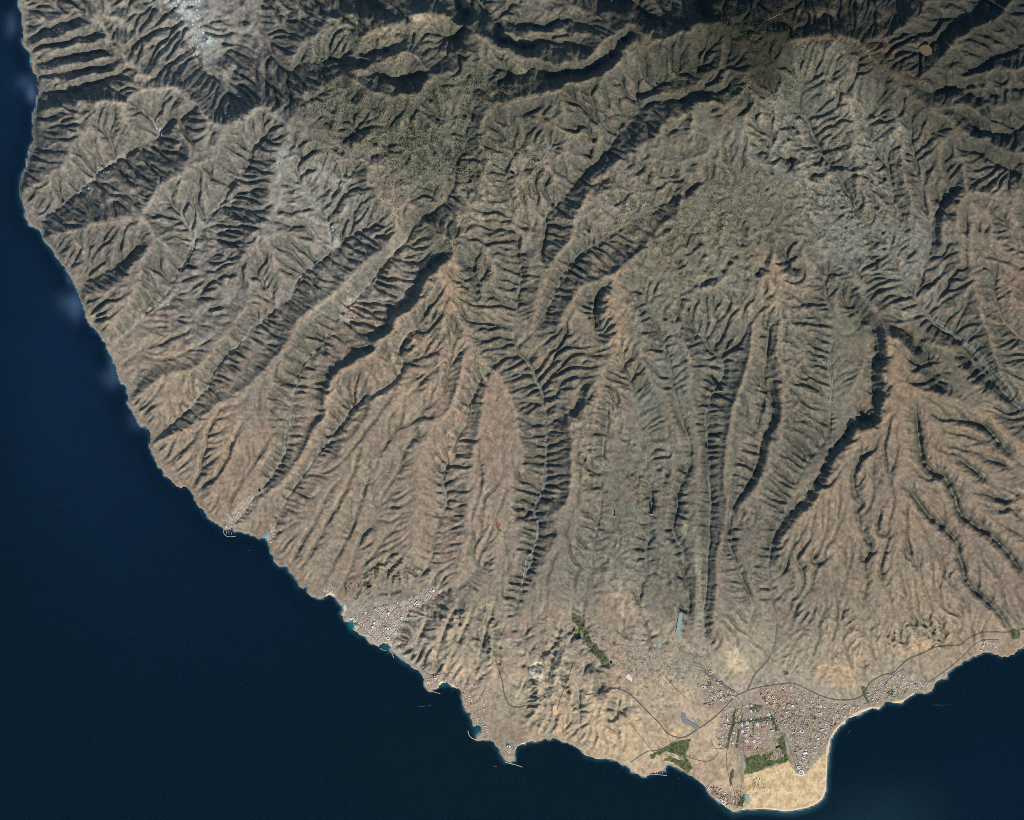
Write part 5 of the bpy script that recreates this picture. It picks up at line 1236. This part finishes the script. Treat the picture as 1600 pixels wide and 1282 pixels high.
for (cx, cy, rx, ry, n, a0, where) in ((290,22,22,20,40,62,'by the white valley town'),(320,55,14,14,16,70,'right of the white valley town'),(248,6,20,5,6,20,'left of the white valley town'),(305,85,8,16,8,55,'below the white valley town'),
        (165,262,14,10,10,38,'along the narrow western valley'),(136,292,5,4,4,40,'along the narrow western valley'),(250,206,5,9,8,70,'at the bend of the narrow western valley'),(255,472,8,5,4,38,'in the second western valley'),(300,385,6,8,5,60,'in the second western valley'),(518,360,6,5,5,50,'at the head of the grey western bowl')):
    for _ in range(n):
        for t in range(40):
            x = cx + RG.uniform(-rx, rx); y = cy + RG.uniform(-ry, ry)
            if all((x-u)**2 + (y-w)**2 > 17 for u, w in spots): break
        else: continue
        spots.append((x, y))
        i = 0 if RG.random() < .6 else 1
        a1 = RG.choice((0, 0, 90)); s = RG.uniform(.65, 1.25)
        o = add('greenhouse', GH[i], kind='thing', label=gh_label(x, y, cx, cy, rx, ry, s, a1, i, where), cat='greenhouse', group='greenhouses ' + where)
        o.location = (float(wx(x)), float(wy(y)), base_at(x, y) + 5)
        o.rotation_euler = (0, 0, math.radians(a0 + a1 + RG.uniform(-6, 6)))
        o.scale = (s, s*RG.uniform(.7, 1.3), 1)

# ---- a few buildings that stand out
def single(name, mesh, x, y, label, cat, rot=0, s=1.0):
    o = add(name, mesh, kind='thing', label=label, cat=cat)
    o.location = (float(wx(x)), float(wy(y)), base_at(x, y) + 4); o.rotation_euler = (0, 0, math.radians(rot)); o.scale = (s, s, s); return o
v = []; f = []; n = 8
for i in range(n):
    for r_, z in ((105, -10), (105, 14), (62, 14), (62, 2)):
        v.append((r_*math.cos(2*math.pi*(i+.5)/n), r_*math.sin(2*math.pi*(i+.5)/n), z))
for i in range(n):
    a = 4*i; b = 4*((i+1) % n)
    f += [[a, b, b+1, a+1], [a+1, b+1, b+2, a+2], [a+2, b+2, b+3, a+3]]
box(v, f, 0, 0, .3, 70, 44, -10, 16)
single('shopping_centre', mesh_from('shopping_centre', v, f, MAT['white_wall']), 1252, 1208, 'white octagonal ring building at the point of the wedge-shaped resort', 'building')
v = []; f = []
box(v, f, 0, 0, 0, 150, 84, -10, 18, 3); box(v, f, 0, 0, 0, 110, 50, 18, 24, 8); box(v, f, 92, 0, 0, 34, 60, -10, 12)
single('exhibition_hall', mesh_from('exhibition_hall', v, f, MAT['white_wall']), 1258, 1177, 'large white hall in the lower part of the wedge-shaped resort', 'hall', 8)
single('warehouse', mesh_from('warehouse', v, f, MAT['grey_roof']), 1277, 1103, 'long grey flat-roofed hall near the road north of the resort', 'hall', 0, .8)
def stadium(x, y, label, col):
    r = bpy.data.objects.new('stadium', None); COL.objects.link(r)
    r.location = (float(wx(x)), float(wy(y)), ground(x, y) + 7); r['label'] = label; r['category'] = 'stadium'; r['kind'] = 'thing'; r.rotation_euler = (0, 0, .3)
    def oval(rx, ry, z): return [(rx*math.copysign(abs(math.cos(t))**.7, math.cos(t)), ry*math.copysign(abs(math.sin(t))**.7, math.sin(t)), z) for t in [2*math.pi*i/24 for i in range(24)]]
    o1, o2 = oval(66, 44, 0), oval(50, 30, .0)
    add('track', mesh_from('track', o1 + o2, [[i, (i+1) % 24, 24+(i+1) % 24, 24+i] for i in range(24)], MAT[col]), parent=r)
    add('pitch', mesh_from('pitch', oval(49, 29, .5) + [(0, 0, .5)], [[i, (i+1) % 24, 24] for i in range(24)], MAT['crop']), parent=r)
    bv, bf = [], []
    for k in range(3): box(bv, bf, 0, 54 + 6*k, 0, 96, 6, -8, 4 + 4*k)
    add('grandstand', mesh_from('grandstand', bv, bf, MAT['concrete']), parent=r)
stadium(1217, 1103, 'small red running track stadium in the upper part of the wedge-shaped resort', 'red_soil')
stadium(1108, 1066, 'green sports ground in the grid town west of the dry river', 'turf')
r = bpy.data.objects.new('lighthouse', None); COL.objects.link(r)
r.location = (float(wx(1146)), float(wy(1266)), ground(1146, 1266)); r['label'] = 'slender white lighthouse on the southern tip of the coast'; r['category'] = 'lighthouse'; r['kind'] = 'thing'
def frustum(r0, r1, z0, z1, n=14):
    v = [(q*math.cos(2*math.pi*i/n), q*math.sin(2*math.pi*i/n), z) for q, z in ((r0, z0), (r1, z1)) for i in range(n)]
    v.append((0, 0, z1)); return v, [[i, (i+1) % n, n+(i+1) % n] for i in range(n)] + [[i, n+(i+1) % n, n+i] for i in range(n)] + [[n+i, n+(i+1) % n, 2*n] for i in range(n)]
add('tower', mesh_from('tower', *frustum(6, 4, -3, 52), MAT['white_wall']), parent=r)
add('lantern', mesh_from('lantern', *frustum(3.2, 2.4, 52, 58), MAT['grey_roof']), parent=r)
v = []; f = []; box(v, f, 14, 0, 0, 24, 20, -3, 8); add('keeper_house', mesh_from('keeper_house', v, f, MAT['cream_wall']), parent=r)

# ---- trees: clumps of pines on the heights, palms in the resorts
LEAF = attr_mat('foliage', rough=.95, spec=.05, noise=((1/18., .3),))
def clumps(name, pos, rad, hgt, col, seed):
    r = np.random.default_rng(seed)
    n = len(pos)
    base = np.array([(1,0,.35),(0,1,.4),(-1,0,.3),(0,-1,.35),(0,0,1),(.3,.2,-.15)], np.float32)
    v = np.repeat(base[None], n, 0)
    v *= (1 + .35*(r.random((n, 6, 3))-.5)).astype(np.float32)
    a = r.random(n)*6.28; c, s = np.cos(a)[:, None], np.sin(a)[:, None]
    x = (v[..., 0]*c - v[..., 1]*s)*rad[:, None]; y = (v[..., 0]*s + v[..., 1]*c)*rad[:, None]
    out = np.stack([wx(pos[:, 0])[:, None] + x, wy(pos[:, 1])[:, None] + y, sample(H, pos[:, 0], pos[:, 1], GS)[:, None] + v[..., 2]*hgt[:, None]], -1)
    fc = np.array([(0,1,4),(1,2,4),(2,3,4),(3,0,4),(1,0,5),(2,1,5),(3,2,5),(0,3,5)])
    F_ = (fc[None] + 6*np.arange(n)[:, None, None]).reshape(-1, 3)
    cc = np.repeat(col[:, None], 6, 1).reshape(-1, 3)
    add(name, mesh_from(name, out.reshape(-1, 3), F_, LEAF, cc), kind='stuff')
r = np.random.default_rng(5)
FOR = [(600,200,110,70,.7),(690,230,95,85,.9),(620,112,70,28,1.0),(760,148,130,26,1.3),(870,132,70,26,1.0),(930,180,60,40,.45),(1185,70,70,75,1.9),(1225,28,85,32,1.6),(708,382,13,17,4.0),(722,245,22,55,1.6),(550,150,80,34,.9),(800,250,60,60,.55),(1065,95,60,45,1.1),(1060,350,90,60,.3),(1370,85,60,50,.7),(1480,100,100,70,.35),(720,500,60,80,.25),(560,80,60,40,.4),(1130,320,70,60,.3),(950,330,60,40,.25),(1300,300,80,80,.15),(1400,200,60,60,.3)]
fx2 = np.arange(380, 1640, 2.0, dtype=np.float32); fy2 = np.arange(-40, 620, 2.0, dtype=np.float32)
UX, UY = np.meshgrid(fx2, fy2)
dn = np.zeros_like(UX)
for x, y, rx, ry, w in FOR: dn = np.maximum(dn, w*np.exp(-((UX-x)/rx)**2 - ((UY-y)/ry)**2))
dn *= np.clip(.15 + 1.6*sstep(-.35, .45, fbm(UX, UY, 28, 4, 201)), 0, 2)
pr = dn.ravel()/dn.sum()
pick = r.choice(pr.size, 40000, p=pr)
pos = np.stack([UX.ravel()[pick] + r.random(len(pick))*2-1, UY.ravel()[pick] + r.random(len(pick))*2-1], 1).astype(np.float32)
rad = (9 + 10*r.random(len(pos))**2).astype(np.float32)
colr = lin(68, 72, 46)*(0.6 + .8*r.random((len(pos), 1))).astype(np.float32)
clumps('pine_forest', pos, rad, rad*1.0, colr, 1)
tp = []
for (x, y, rx, ry, n) in ((1196,1232,18,6,40),(1180,1125,30,6,260),(1143,1140,5,30,220),(1210,1130,5,14,120),(1160,1150,6,24,160),(1190,1180,30,12,300),(1222,1170,6,18,160),(1050,1170,26,10,280),(1155,1248,8,14,260),(1250,1130,50,30,900),(1390,1078,36,14,260),(925,1000,24,32,300),(600,960,40,24,260),(570,915,24,14,160),(1120,1080,16,18,120),(1000,1020,50,40,420),(1040,1060,50,30,300),(505,530,26,30,160),(460,620,10,60,120),(330,590,40,40,110),(852,660,8,50,120),(1105,700,10,80,110),(1085,900,20,60,160),(1300,580,20,80,160),(1180,1225,14,12,160),(1215,1205,20,4,30)):
    tp.append(np.stack([r.normal(x, rx*.6, n), r.normal(y, ry*.6, n)], 1))
tp = np.concatenate(tp).astype(np.float32)
tp = tp[sample(H, tp[:, 0], tp[:, 1], GS) > 2.5]
rad = (7 + 8*r.random(len(tp))**2).astype(np.float32)
clumps('palm_groves', tp, rad, rad*1.1, lin(56, 70, 42)*(0.6 + .8*r.random((len(tp), 1))).astype(np.float32), 2)

# ---- things of one look: say which one it is
from collections import defaultdict
same = defaultdict(list)
for o in COL.objects:
    if o.get('category') and o.get('group'): same[o['label']].append(o)
for lab, os_ in same.items():
    if len(os_) < 2: continue
    os_.sort(key=lambda o: o.location.x)
    for i, o in enumerate(os_):
        n = {2: 'two', 3: 'three', 4: 'four', 5: 'five'}.get(len(os_), 'several')
        w = ('left' if i == 0 else 'right' if i == len(os_) - 1 else 'middle') if len(os_) < 4 else ('leftmost', 'second', 'third', 'fourth', 'fifth', 'sixth', 'seventh', 'eighth')[min(i, 7)]
        lab2 = f"{lab}, {w} of {n}"
        if len(lab2.split()) > 16: lab2 = lab2.replace('mid-sized ', '').replace(' building,', ' block,').replace('in the wedge resort', 'in wedge resort').replace('at the top of the wedge resort', 'above wedge resort').replace(' of the ', ' of ')
        o['label'] = lab2
